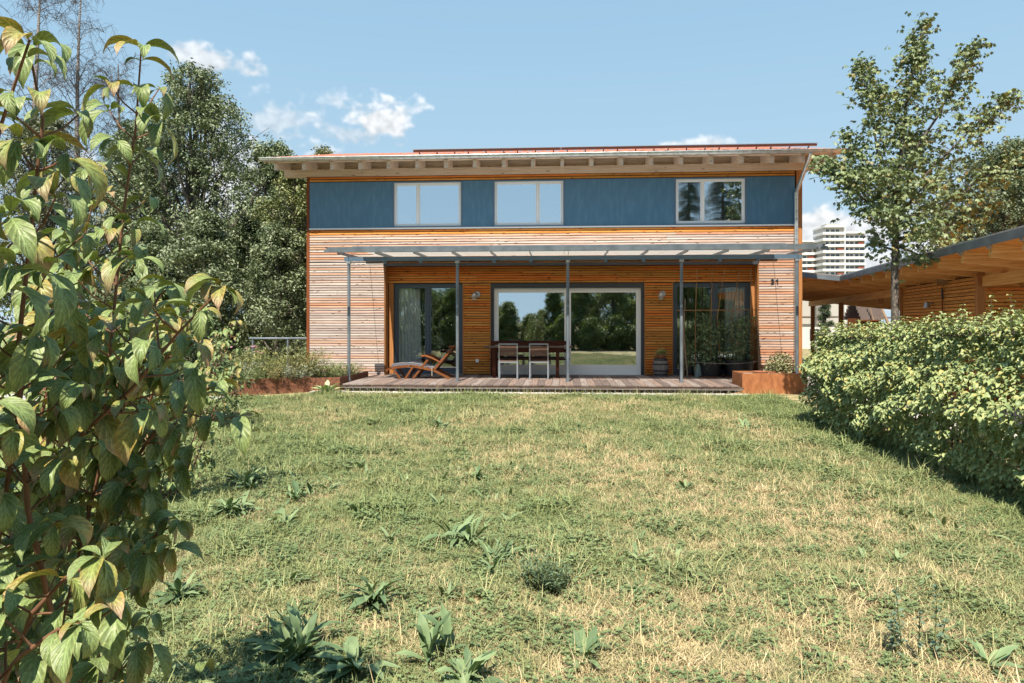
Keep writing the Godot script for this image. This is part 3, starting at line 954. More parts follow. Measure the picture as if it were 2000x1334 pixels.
func garden_chair(x: float, z: float, turn: float, label: String) -> void:
	var t := thing("garden_chair", label, "chair", Vector3(x, 0.2, z), turn, "chairs at the terrace table")
	# seen from behind: back towards +z
	var w := 0.225
	for s in [-1.0, 1.0]:
		part(t, "leg", bar(Vector3(s * w, 0.0, 0.22), Vector3(s * w, 0.44, 0.20), 0.034, 0.034), M.alu)
		part(t, "leg", bar(Vector3(s * w, 0.0, -0.20), Vector3(s * w, 0.44, -0.20), 0.034, 0.034), M.alu)
		part(t, "back_frame", bar(Vector3(s * w, 0.44, 0.20), Vector3(s * w, 0.86, 0.27), 0.026, 0.026), M.alu)
		slab(t, "seat_frame", Vector3(s * w - 0.016, 0.405, -0.18), Vector3(s * w + 0.016, 0.438, 0.18), M.alu)
	for z2 in [-0.20, 0.205]:
		slab(t, "seat_frame", Vector3(-w + 0.018, 0.40, z2 - 0.014), Vector3(w - 0.018, 0.436, z2 + 0.014), M.alu)
	for i in 6:
		slab(t, "seat_slat", Vector3(-w - 0.01, 0.442, -0.215 + i * 0.072), Vector3(w + 0.01, 0.46, -0.15 + i * 0.072), M.chair_wood)
	for i in 4:
		var y := 0.61 + i * 0.064
		part(t, "back_slat", bm(Vector3(2 * w - 0.028, 0.058, 0.02)), M.chair_wood, Vector3(0, y, 0.232 + i * 0.0105), Basis(Vector3.RIGHT, 0.16))
	slab(t, "top_rail", Vector3(-w - 0.012, 0.855, 0.255), Vector3(w + 0.012, 0.882, 0.285), M.alu)

func terrace_things() -> void:
	steamer_chair()
	garden_chair(-1.30, 0.98, 0.02, "slatted wood chair with metal legs, nearer the reclining chair")
	garden_chair(-0.53, 0.95, -0.03, "slatted wood chair with metal legs, nearer the canopy's middle post")
	# table
	var t := thing("garden_table", "long brown wooden garden table with grey edge on the deck", "table", Vector3(-0.80, 0.2, 0.55))
	for i in 5:
		slab(t, "top_board", Vector3(-1.12, 0.765, -0.36 + i * 0.144), Vector3(1.10, 0.797, -0.36 + i * 0.144 + 0.138), M.deck_edge)
	for sx in [-0.88, 0.72]:
		for sz in [-0.27, 0.27]:
			slab(t, "leg", Vector3(sx - 0.04, 0.0, sz - 0.04), Vector3(sx + 0.04, 0.763, sz + 0.04), M.dark_wood)
	for sz in [-0.27, 0.27]:
		slab(t, "apron", Vector3(-0.84, 0.66, sz - 0.014), Vector3(0.68, 0.763, sz + 0.014), M.dark_wood)
	for sx in [-0.88, 0.72]:
		slab(t, "apron", Vector3(sx - 0.014, 0.66, -0.228), Vector3(sx + 0.014, 0.763, 0.228), M.dark_wood)
	# bench behind the table, facing the garden
	var b := thing("garden_bench", "dark brown wooden bench between the table and the sliding door", "bench", Vector3(-0.80, 0.2, -0.02))
	for sx in [-1.0, 0.0, 0.98]:
		part(b, "leg", bar(Vector3(sx, 0.0, -0.20), Vector3(sx, 0.90, -0.24), 0.07, 0.06), M.dark_wood)
		slab(b, "leg", Vector3(sx - 0.035, 0.0, 0.14), Vector3(sx + 0.035, 0.42, 0.20), M.dark_wood)
	for y in [0.80, 0.60]:
		slab(b, "back_rail", Vector3(-1.06, y, -0.21), Vector3(1.04, y + 0.11, -0.18), M.dark_wood)
	for i in 3:
		slab(b, "seat_board", Vector3(-1.06, 0.421, -0.17 + i * 0.13), Vector3(1.04, 0.45, -0.05 + i * 0.13), M.dark_wood)
	for sx in [-1.0, 0.98]:
		slab(b, "armrest", Vector3(sx - 0.045, 0.61, -0.16), Vector3(sx + 0.045, 0.64, 0.22), M.dark_wood)
		slab(b, "arm_post", Vector3(sx - 0.03, 0.451, 0.14), Vector3(sx + 0.03, 0.609, 0.19), M.dark_wood)
	# wall lamps
	for p in [[-2.30, "galvanised wall lamp between the left glass door and the sliding door"], [2.63, "galvanised wall lamp above the small barrel"]]:
		var l := thing("wall_lamp", p[1], "lamp", Vector3(p[0], 2.31, -0.325), 0.0, "wall lamps")
		part(l, "base", rod(Vector3(0.06, 0.05, 0.0), Vector3(0.06, 0.05, 0.03), 0.085, 0.08, 18), M.galv)
		part(l, "arm", tubes([Vector3(0.06, 0.05, 0.03), Vector3(0.03, 0.09, 0.12), Vector3(0, 0.10, 0.18), Vector3(0, 0.07, 0.2)], [0.02, 0.02, 0.02, 0.02], 8), M.galv)
		part(l, "shade", lathe([Vector2(0.0, 0.075), Vector2(0.05, 0.06), Vector2(0.075, 0.0), Vector2(0.10, -0.02), Vector2(0.10, -0.03), Vector2(0.07, -0.02)], 18), M.galv, Vector3(0, 0.0, 0.2))
		part(l, "glass", lathe([Vector2(0.055, -0.01), Vector2(0.062, -0.06), Vector2(0.05, -0.11), Vector2(0.0, -0.13)], 14), M.lamp_glass, Vector3(0, 0, 0.2))
		part(l, "guard_ring", lathe([Vector2(0.066, -0.065), Vector2(0.072, -0.07), Vector2(0.066, -0.075)], 14), M.galv, Vector3(0, 0, 0.2))
	# socket
	var s := thing("wall_socket", "small white outdoor socket low on the timber wall", "socket", Vector3(-2.24, 0.53, -0.328))
	slab(s, "box", Vector3(-0.042, 0, 0), Vector3(0.042, 0.085, 0.045), M.white_metal)
	slab(s, "flap", Vector3(-0.034, 0.008, 0.046), Vector3(0.034, 0.07, 0.054), M.white_frame)
	# barrel with a terracotta pot
	var k := thing("barrel", "small weathered wooden barrel with black hoops against the timber wall", "barrel", Vector3(2.60, 0.2, 0.0))
	for i in 14:
		var a0 := TAU * i / 14.0
		var a1 := TAU * (i + 0.96) / 14.0
		var st := stnew()
		st.set_smooth_group(0)
		for j in 6:
			var v := []
			for q in [[a0, j], [a0, j + 1], [a1, j + 1], [a1, j]]:
				var f: float = q[1] / 6.0
				var r := 0.155 + 0.052 * sin(f * PI)
				v.append(Vector3(cos(q[0]) * r, f * 0.47, sin(q[0]) * r))
			quad(st, v[0], v[1], v[2], v[3])
		part(k, "stave", done(st), M.barrel)
	for y in [0.05, 0.15, 0.32, 0.43]:
		var r: float = 0.158 + 0.052 * sin(y / 0.47 * PI)
		part(k, "hoop", lathe([Vector2(r, y - 0.018), Vector2(r + 0.005, y - 0.017), Vector2(r + 0.005, y + 0.017), Vector2(r, y + 0.018)], 24), M.black_plastic)
	part(k, "lid", lathe([Vector2(0.0, 0.475), Vector2(0.17, 0.475), Vector2(0.17, 0.465), Vector2(0.15, 0.46)], 24), M.black_plastic)
	var pot := thing("flower_pot", "low terracotta pot standing on the barrel", "pot", Vector3(2.62, 0.677, 0.0))
	part(pot, "bowl", lathe([Vector2(0.0, 0.0), Vector2(0.10, 0.0), Vector2(0.135, 0.07), Vector2(0.145, 0.07), Vector2(0.145, 0.085), Vector2(0.125, 0.085), Vector2(0.12, 0.06), Vector2(0.0, 0.06)], 20), M.saucer)
	leafy("pot_herb", "bright green herb growing in the pot on the barrel", "plant", Vector3(2.62, 0.74, 0.0), Vector3(0.18, 0.10, 0.15), 420, 0.045, Color(0.20, 0.26, 0.07), Color(0.42, 0.44, 0.20), "")
	# tomato tubs
	var tubs := [[3.33, -0.02, 0.14, 0.24, "smallest black plastic tub with tomato plants"], [3.86, 0.08, 0.30, 0.35, "middle sized black plastic tub with tomato plants"], [4.57, 0.12, 0.385, 0.42, "largest black plastic tub with tomato plants"]]
	for u in tubs:
		var r: float = u[2]
		var hh: float = u[3]
		var q := thing("plant_tub", u[4], "tub", Vector3(u[0], 0.222, u[1]), 0.0, "tomato tubs by the glass door")
		part(q, "tub", lathe([Vector2(0, 0), Vector2(r * 0.82, 0.0), Vector2(r * 0.97, hh * 0.86), Vector2(r * 1.03, hh * 0.87), Vector2(r * 1.04, hh), Vector2(r * 0.97, hh), Vector2(r * 0.95, hh * 0.9), Vector2(0, hh * 0.9)], 28), M.black_plastic)
		part(q, "soil", lathe([Vector2(r * 0.94, hh * 0.905), Vector2(0, hh * 0.92)], 20), M.soil)
		var sc := thing("plant_saucer", "terracotta saucer under the " + (u[4] as String).split(" with")[0], "saucer", Vector3(u[0], 0.201, u[1]), 0.0, "saucers under the tubs")
		part(sc, "dish", lathe([Vector2(0, 0), Vector2(r * 1.0, 0.0), Vector2(r * 1.12, 0.035), Vector2(r * 1.07, 0.035), Vector2(r * 0.98, 0.012), Vector2(0, 0.012)], 28), M.saucer)
	tomato("tomato_plant", "dark tomato plant beside the canopy post, in the smallest tub", Vector3(3.33, 0.44, -0.02), 0.75, 0.24, 330)
	tomato("tomato_plant", "tall dark tomato plant in the middle sized tub", Vector3(3.86, 0.54, 0.08), 1.35, 0.46, 900)
	tomato("tomato_plant", "bushy dark tomato plant in the largest tub", Vector3(4.60, 0.61, 0.12), 1.30, 0.46, 900)
	# watering can
	var wc := thing("watering_can", "grey green watering can between the tubs", "watering can", Vector3(3.56, 0.2, 0.06))
	var wm := mat(lin(0.20, 0.27, 0.26), 0.5)
	part(wc, "body", lathe([Vector2(0, 0), Vector2(0.11, 0), Vector2(0.10, 0.27), Vector2(0.06, 0.33), Vector2(0.055, 0.33), Vector2(0.08, 0.26), Vector2(0, 0.25)], 18), wm)
	part(wc, "spout", tubes([Vector3(0.08, 0.08, 0), Vector3(0.14, 0.28, 0.02), Vector3(0.17, 0.45, 0.03)], [0.025, 0.018, 0.013], 8), wm)
	part(wc, "handle", tubes([Vector3(0.02, 0.33, 0), Vector3(-0.06, 0.44, 0), Vector3(-0.14, 0.36, 0), Vector3(-0.10, 0.12, 0)], [0.012, 0.013, 0.013, 0.012], 8), wm)
	# canes
	var canes := [[3.47, 0.3, 3.43, 2.62, 3.36], [3.88, 0.5, 3.86, 3.0, 3.89], [4.12, 0.5, 4.02, 3.02, 4.20], [4.44, 0.55, 4.38, 3.0, 4.58], [4.86, 0.6, 4.86, 3.0, 4.86]]
	var nm := ["leftmost upright cane among the tomato plants", "second upright cane from the canopy post among the tomatoes", "middle leaning cane among the tomato plants", "fourth cane from the canopy post among the tomatoes", "upright cane at the right end of the tomatoes"]
	for i in canes.size():
		var c: Array = canes[i]
		var o := part(self, numbered("bamboo_cane"), tubes([Vector3(c[0], c[1], 0.10), Vector3(c[2] if i else 3.47, 1.7, 0.14), Vector3(c[4] if i else 3.50, 2.98, 0.17)], [0.013, 0.012, 0.010], 6), M.bamboo)
		tag(o, nm[i], "cane", "canes of the tomato trellis")
	var hc := part(self, "cross_cane", tubes([Vector3(2.96, 1.91, 0.30), Vector3(4.0, 1.915, 0.31), Vector3(5.05, 1.925, 0.30)], [0.013, 0.013, 0.011], 6), M.bamboo)
	tag(hc, "horizontal cane tied across the tomato trellis", "cane", "canes of the tomato trellis")
	for e in [[3.10, 3.23, "thicker rough wooden stake leaning left of the tomato tubs", 0.020], [3.18, 3.13, "thinner rough stake leaning left of the tomato tubs", 0.014]]:
		var o := part(self, numbered("wooden_stake"), tubes([Vector3(e[1], 0.2, 0.36), Vector3((e[0] + e[1]) / 2 - 0.02, 1.2, 0.33), Vector3(e[0], 2.25 if e[3] > 0.015 else 2.2, 0.30)], [e[3], e[3] * 0.95, e[3] * 0.8], 7), M.log)
		tag(o, e[2], "stake", "stakes by the canopy post")
	var vs := part(self, numbered("wooden_stake"), tubes([Vector3(5.02, 0.2, 0.36), Vector3(5.00, 1.0, 0.34), Vector3(4.98, 2.0, 0.32)], [0.016, 0.014, 0.012], 7), M.log)
	tag(vs, "upright rough stake right of the largest tomato tub", "stake", "stakes by the canopy post")
	var str_ := part(self, "string", tubes([Vector3(3.22, 0.60, 0.37), Vector3(3.7, 0.58, 0.50), Vector3(4.2, 0.56, 0.55), Vector3(4.7, 0.585, 0.53), Vector3(5.02, 0.62, 0.38)], [0.005, 0.005, 0.005, 0.005, 0.005], 5), M.rope)
	tag(str_, "pale string tied across the front of the black tubs", "string")

# a clump of small leaves on fine stems, as one plant
func leafy(called: String, label: String, category: String, at: Vector3, size: Vector3, n: int, leaf: float, c0: Color, c1: Color, group: String, upright := false) -> Node3D:
	var t := thing(called, label, category, at, 0.0, group)
	var xf := []
	var cols := PackedColorArray()
	for i in n:
		var a := rr(0, TAU)
		var e := acos(rr(0.0, 1.0))
		var r := pow(rng.randf(), 0.45)
		var p := Vector3(cos(a) * sin(e) * size.x, cos(e) * size.y * 2.0, sin(a) * sin(e) * size.z) * r
		var b := Basis(Vector3.UP, rr(0, TAU)) * Basis(Vector3.BACK, rr(-0.5, 1.0) if not upright else rr(0.5, 1.4)) * Basis(Vector3.RIGHT, rr(-0.6, 0.6))
		xf.append(Transform3D(b.scaled(Vector3.ONE * leaf * rr(0.7, 1.3)), p))
		cols.append(c0.lerp(c1, rng.randf()) * rr(0.85, 1.15))
	scatter(t, "leaves", leaf_mesh("small"), M.leaf_dull, xf, cols)
	var st := stnew()
	for i in mini(14, n / 8):
		var a := rr(0, TAU)
		var e := rr(0.1, 1.1)
		tube(st, [Vector3(cos(a) * 0.01, 0, sin(a) * 0.01), Vector3(cos(a) * sin(e) * size.x, cos(e) * size.y * 2.0, sin(a) * sin(e) * size.z) * 0.8], [leaf * 0.08 + 0.002, leaf * 0.04 + 0.001], 4, false)
	part(t, "stems", done(st), M.stem_green)
	return t

func tomato(called: String, label: String, at: Vector3, h: float, r: float, n: int) -> void:
	var t := thing(called, label, "plant", at, 0.0, "tomato plants")
	var xf := []
	var cols := PackedColorArray()
	var st := stnew()
	for s in 4:
		var a := s * TAU / 4 + rr(-0.4, 0.4)
		var top := Vector3(cos(a) * r * 0.5, h * rr(0.8, 1.0), sin(a) * r * 0.4)
		tube(st, [Vector3(cos(a) * 0.08, 0, sin(a) * 0.08), top * 0.5 + Vector3(rr(-0.05, 0.05), 0, 0), top], [0.010, 0.008, 0.005], 5)
		for k in n / 4:
			var f := pow(rng.randf(), 0.8)
			var p := (Vector3(cos(a) * 0.08, 0, sin(a) * 0.08)).lerp(top, f)
			var b := rr(0, TAU)
			var out := rr(0.05, r * 0.85) * (1.0 - 0.45 * f)
			p += Vector3(cos(b) * out, rr(-0.14, 0.08), sin(b) * out * 0.7)
			xf.append(Transform3D((Basis(Vector3.UP, -b + rr(-0.7, 0.7)) * Basis(Vector3.BACK, rr(-0.9, 0.3)) * Basis(Vector3.RIGHT, rr(-0.4, 0.4))).scaled(Vector3.ONE * rr(0.06, 0.12)), p))
			cols.append(Color(0.09, 0.145, 0.065).lerp(Color(0.19, 0.25, 0.11), rng.randf()))
	part(t, "stems", done(st), M.stem_green)
	scatter(t, "leaves", leaf_mesh("lobed"), M.leaf_dull, xf, cols)

# ================= carport =================
func carport() -> void:
	var c := thing("carport", "open timber carport with flat grey edged roof and slatted walls", "carport", Vector3(7.87, 0, -1.88), deg_to_rad(-8.4))
	var fall := 0.115
	var top := func(x: float) -> float: return 2.80 - fall * x
	# roof deck: near wing and far wing
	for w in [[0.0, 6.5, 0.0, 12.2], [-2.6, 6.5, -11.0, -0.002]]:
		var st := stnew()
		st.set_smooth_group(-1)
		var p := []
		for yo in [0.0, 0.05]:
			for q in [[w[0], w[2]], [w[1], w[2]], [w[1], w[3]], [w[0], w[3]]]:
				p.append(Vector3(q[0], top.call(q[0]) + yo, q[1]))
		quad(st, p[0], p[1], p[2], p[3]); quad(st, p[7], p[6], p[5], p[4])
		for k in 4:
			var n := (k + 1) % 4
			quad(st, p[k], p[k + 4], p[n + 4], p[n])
		part(c, "roof", done(st), M.beam_dark)  # boards toned darker than the rafters: shade between them put into the colour
	# metal edge
	part(c, "roof_edge", bar(Vector3(-0.012, 2.835, 12.2), Vector3(-0.012, 2.835, 0.0), 0.02, 0.13), M.steel)
	part(c, "roof_edge", bar(Vector3(0.03, 2.915, 12.2), Vector3(0.03, 2.915, 0.0), 0.09, 0.025), M.zinc)
	part(c, "roof_edge", bar(Vector3(-0.012, 2.837, 0.012), Vector3(-2.6, 2.837 + fall * 2.6, 0.012), 0.02, 0.13), M.steel)
	part(c, "roof_edge", bar(Vector3(0.05, 2.917, -0.04), Vector3(-2.6, 2.917 + fall * 2.6, -0.04), 0.09, 0.025), M.zinc)
	# rafters
	for i in 11:
		var z := 11.6 - i * 1.07
		part(c, "rafter", bar(Vector3(0.06, top.call(0.06) - 0.095, z), Vector3(6.4, top.call(6.4) - 0.095, z), 0.085, 0.20), M.beam)
		slab(c, "rafter_shoe", Vector3(0.02, 2.73, z - 0.05), Vector3(0.058, 2.78, z + 0.05), M.galv)
	for i in 10:
		var z := -0.55 - i * 1.07
		part(c, "rafter", bar(Vector3(-2.5, top.call(-2.5) - 0.095, z), Vector3(6.4, top.call(6.4) - 0.095, z), 0.085, 0.20), M.beam)
	# purlin and posts
	var py: float = top.call(1.1) - 0.19
	slab(c, "purlin", Vector3(1.06, py - 0.20, -10.6), Vector3(1.18, py, 1.90), M.beam)
	slab(c, "purlin", Vector3(1.06, py - 0.20, 6.56), Vector3(1.18, py, 12.1), M.beam)
	slab(c, "purlin", Vector3(5.4, py - 0.72, -10.6), Vector3(5.52, py - 0.50, 12.1), M.beam)
	slab(c, "hanging_block", Vector3(1.05, py - 0.36, -0.40), Vector3(1.19, py - 0.201, -0.26), M.orange_v)
	for z in [-10.05, -5.03, 11.9]:
		slab(c, "post", Vector3(1.05, 0, z - 0.07), Vector3(1.19, py - 0.201, z + 0.07), M.orange_v)
	for z in [-10.05, -5.03]:
		slab(c, "post", Vector3(5.39, 0, z - 0.07), Vector3(5.53, py - 0.721, z + 0.07), M.orange_v)
	slab(c, "post", Vector3(0.985, 0, 6.42), Vector3(1.115, py + 0.16, 6.55), M.orange_v)
	slab(c, "post", Vector3(0.985, 0, 1.86), Vector3(1.115, py, 1.93), M.orange_v)
	# slatted walls
	slab(c, "wall_backing", Vector3(1.075, 0.02, 1.94), Vector3(1.16, py + 0.02, 6.41), M.backing)
	slab(c, "wall_backing", Vector3(1.12, 0.02, 6.44), Vector3(6.0, 2.0, 6.50), M.backing)
	for r in 34:
		var y := 0.06 + r * 0.0715
		slab(c, "slat", Vector3(1.045, y, 1.935), Vector3(1.072, y + 0.058, 6.415), M.slat_orange[rng.randi() % 3])
	for r in 32:
		var y := 0.06 + r * 0.0715
		slab(c, "slat", Vector3(1.12, y, 6.505), Vector3(6.0, y + 0.056, 6.53), M.slat_orange[rng.randi() % 3])
	# rake hanging on the wall, head up
	var b := c.transform
	var rk := thing("rake", "wooden hay rake hung head up on the carport wall", "rake", b * Vector3(1.0, 0.5, 4.72), deg_to_rad(-8.4))
	part(rk, "handle", rod(Vector3(0, 0.0, 0), Vector3(0, 1.66, 0), 0.018, 0.015, 8), M.teak)
	part(rk, "ferrule", rod(Vector3(0, 1.60, 0), Vector3(0, 1.82, 0), 0.024, 0.020, 8), M.black_plastic)
	part(rk, "brace", rod(Vector3(0, 1.80, 0), Vector3(0, 1.97, 0.12), 0.006, 0.006, 5), M.teak)
	part(rk, "brace", rod(Vector3(0, 1.80, 0), Vector3(0, 1.97, -0.12), 0.006, 0.006, 5), M.teak)
	slab(rk, "head", Vector3(-0.02, 1.985, -0.30), Vector3(0.02, 2.025, 0.30), M.bamboo)
	for i in 13:
		slab(rk, "tooth", Vector3(-0.010, 1.92, -0.285 + i * 0.0465), Vector3(0.010, 1.984, -0.268 + i * 0.0465), M.bamboo)
	var lm := thing("shade_lamp", "small grey cone lamp on the carport wall", "lamp", b * Vector3(1.04, 1.98, 4.06), deg_to_rad(-8.4))
	part(lm, "arm", rod(Vector3(0.0, 0.05, 0), Vector3(-0.12, 0.06, 0), 0.012, 0.012, 8), M.galv)
	part(lm, "shade", lathe([Vector2(0.02, 0.09), Vector2(0.05, 0.07), Vector2(0.075, -0.05), Vector2(0.07, -0.05)], 16), M.galv, Vector3(-0.13, 0.0, 0))

# ================= buildings far off =================
func far_buildings() -> void:
	# play hut with log poles in the next garden
	var h := thing("log_hut", "small brown shingled hut with crossed log poles beside the maple trunk", "hut", Vector3(14.4, 0, -16.2), deg_to_rad(10))
	h.scale = Vector3.ONE * 1.22
	var sh := tri_noise(mat(lin(1, 1, 1), 0.95), ntex(60, 0.05, [[0.2, lin(0.13, 0.10, 0.09)], [0.8, lin(0.27, 0.21, 0.19)]], 256), Vector3(1.2, 3.0, 1.2), htex(61, 0.08, 256), 2.0)
	for r in 6:
		var f := r / 6.0
		part(h, "shingle_row", bar(Vector3(-0.52, 1.50 + f * 0.78, 0.55 - f * 0.55 + 0.02), Vector3(0.42, 1.50 + f * 0.78, 0.55 - f * 0.55 + 0.02), 0.03, 0.165), sh, Vector3.ZERO)
		part(h, "shingle_row", bar(Vector3(-0.52, 1.50 + f * 0.78, -0.55 + f * 0.55 - 0.02), Vector3(0.42, 1.50 + f * 0.78, -0.55 + f * 0.55 - 0.02), 0.03, 0.165), sh)
	slab(h, "wall", Vector3(-0.45, 0, -0.42), Vector3(0.3, 1.48, 0.42), M.brown_v)
	for s in [-1.0, 1.0]:
		part(h, "log", rod(Vector3(0.52, 1.2, 0.75 * s), Vector3(0.50, 2.36, -0.06 * s), 0.055, 0.05, 9), M.log)
	part(h, "log", rod(Vector3(0.55, 0.0, 0.1), Vector3(0.55, 2.0, 0.1), 0.06, 0.05, 9), M.log)
	part(h, "log", rod(Vector3(-0.12, 1.4, 0.75), Vector3(-0.2, 2.12, 0.55), 0.03, 0.022, 7), M.log)
	# neighbours' low houses
	for q in [[Vector3(15.6, 0, -28.5), 3.6, 5.0, 1.5, "white neighbour house with brown tiled roof seen under the carport roof"], [Vector3(24.5, 0, -34.0), 7.0, 5.0, 1.5, "low white house with brown roof behind the log hut"]]:
		var n := thing("neighbour_house", q[4], "house", q[0], deg_to_rad(-14), "houses of the neighbours")
		slab(n, "wall", Vector3(-q[1] / 2, 0, -q[2] / 2), Vector3(q[1] / 2, q[3], q[2] / 2), M.plaster)
		for s in [-1.0, 1.0]:
			part(n, "roof", bar(Vector3(-q[1] / 2 - 0.3, q[3] + 0.45, s * q[2] * 0.27), Vector3(q[1] / 2 + 0.3, q[3] + 0.45, s * q[2] * 0.27), q[2] * 0.62, 0.08), sh)
		for k in 2:
			slab(n, "window", Vector3(-1.2 + k * 1.4, 0.5, q[2] / 2 + 0.003), Vector3(-0.5 + k * 1.4, 1.2, q[2] / 2 + 0.03), M.reveal)
	# apartment tower far behind the carport
	var d0 := 330.0
	var wm := mat(lin(0.66, 0.67, 0.68), 0.8)
	var wall := mat(lin(0.40, 0.385, 0.36), 0.85)
	var t := thing("apartment_tower", "tall white apartment tower with stacked balconies far behind the carport", "building", EYE + Basis(Vector3.UP, deg_to_rad(3.88)) * Vector3(0, -1.6, -d0), deg_to_rad(3.88))
	var glass := mat(lin(0.05, 0.07, 0.09), 0.15, 0.0, 0.6)
	var red := mat(lin(0.28, 0.08, 0.05), 0.8)
	var fh := 2.82
	# volumes: x0, x1, front z, rear z, floors
	var vols := [[144.5, 153.4, 0.0, -14.0, 16, 0], [153.4, 163.0, -0.01, -14.0, 15, 1], [133.0, 143.8, -9.5, -22.0, 14, 2]]
	for v in vols:
		slab(t, "wall", Vector3(v[0], 0, v[3]), Vector3(v[1], v[4] * fh + 0.4, v[2] - 1.4), wall)
		slab(t, "roof_slab", Vector3(v[0] - 0.5, v[4] * fh + 0.42, v[3]), Vector3(v[1] + 0.3, v[4] * fh + 1.1, v[2]), wm)
		for f in range(7, v[4]):
			var y: float = f * fh
			slab(t, "balcony", Vector3(v[0] - (1.3 if v[5] != 1 else 0.0), y - 0.1, v[2] - 1.39), Vector3(v[1], y + 1.0, v[2]), wm)
			if v[5] != 1: slab(t, "balcony", Vector3(v[0] - 1.3, y - 0.1, v[3] + 2.0), Vector3(v[0] - 0.002, y + 1.0, v[2] - 1.4), wm)
			for k in 4:
				var x: float = v[0] + 0.6 + k * 2.3
				if x + 1.6 > v[1]: continue
				slab(t, "window", Vector3(x, y + 1.02, v[2] - 1.38), Vector3(x + rr(1.2, 1.9), y + 2.3, v[2] - 1.34), glass)
			if rng.randf() < 0.22:
				slab(t, "blind", Vector3(v[1] - 3.4, y + 1.3, v[2] - 0.7), Vector3(v[1] - 0.4, y + 2.2, v[2] - 0.66), red)
	slab(t, "divider", Vector3(153.2, 0, -1.3), Vector3(153.5, 16 * fh, 0.15), wm)
	slab(t, "roof_house", Vector3(146, 16 * fh + 1.1, -9), Vector3(152, 16 * fh + 2.3, -3), wall)

# ================= beds, planter, railing =================
func plate(parent: Node, called: String, a: Vector3, b: Vector3, h: float, m: Material) -> void:
	part(parent, called, bar(a + Vector3(0, h / 2, 0), b + Vector3(0, h / 2, 0), 0.012, h), m)

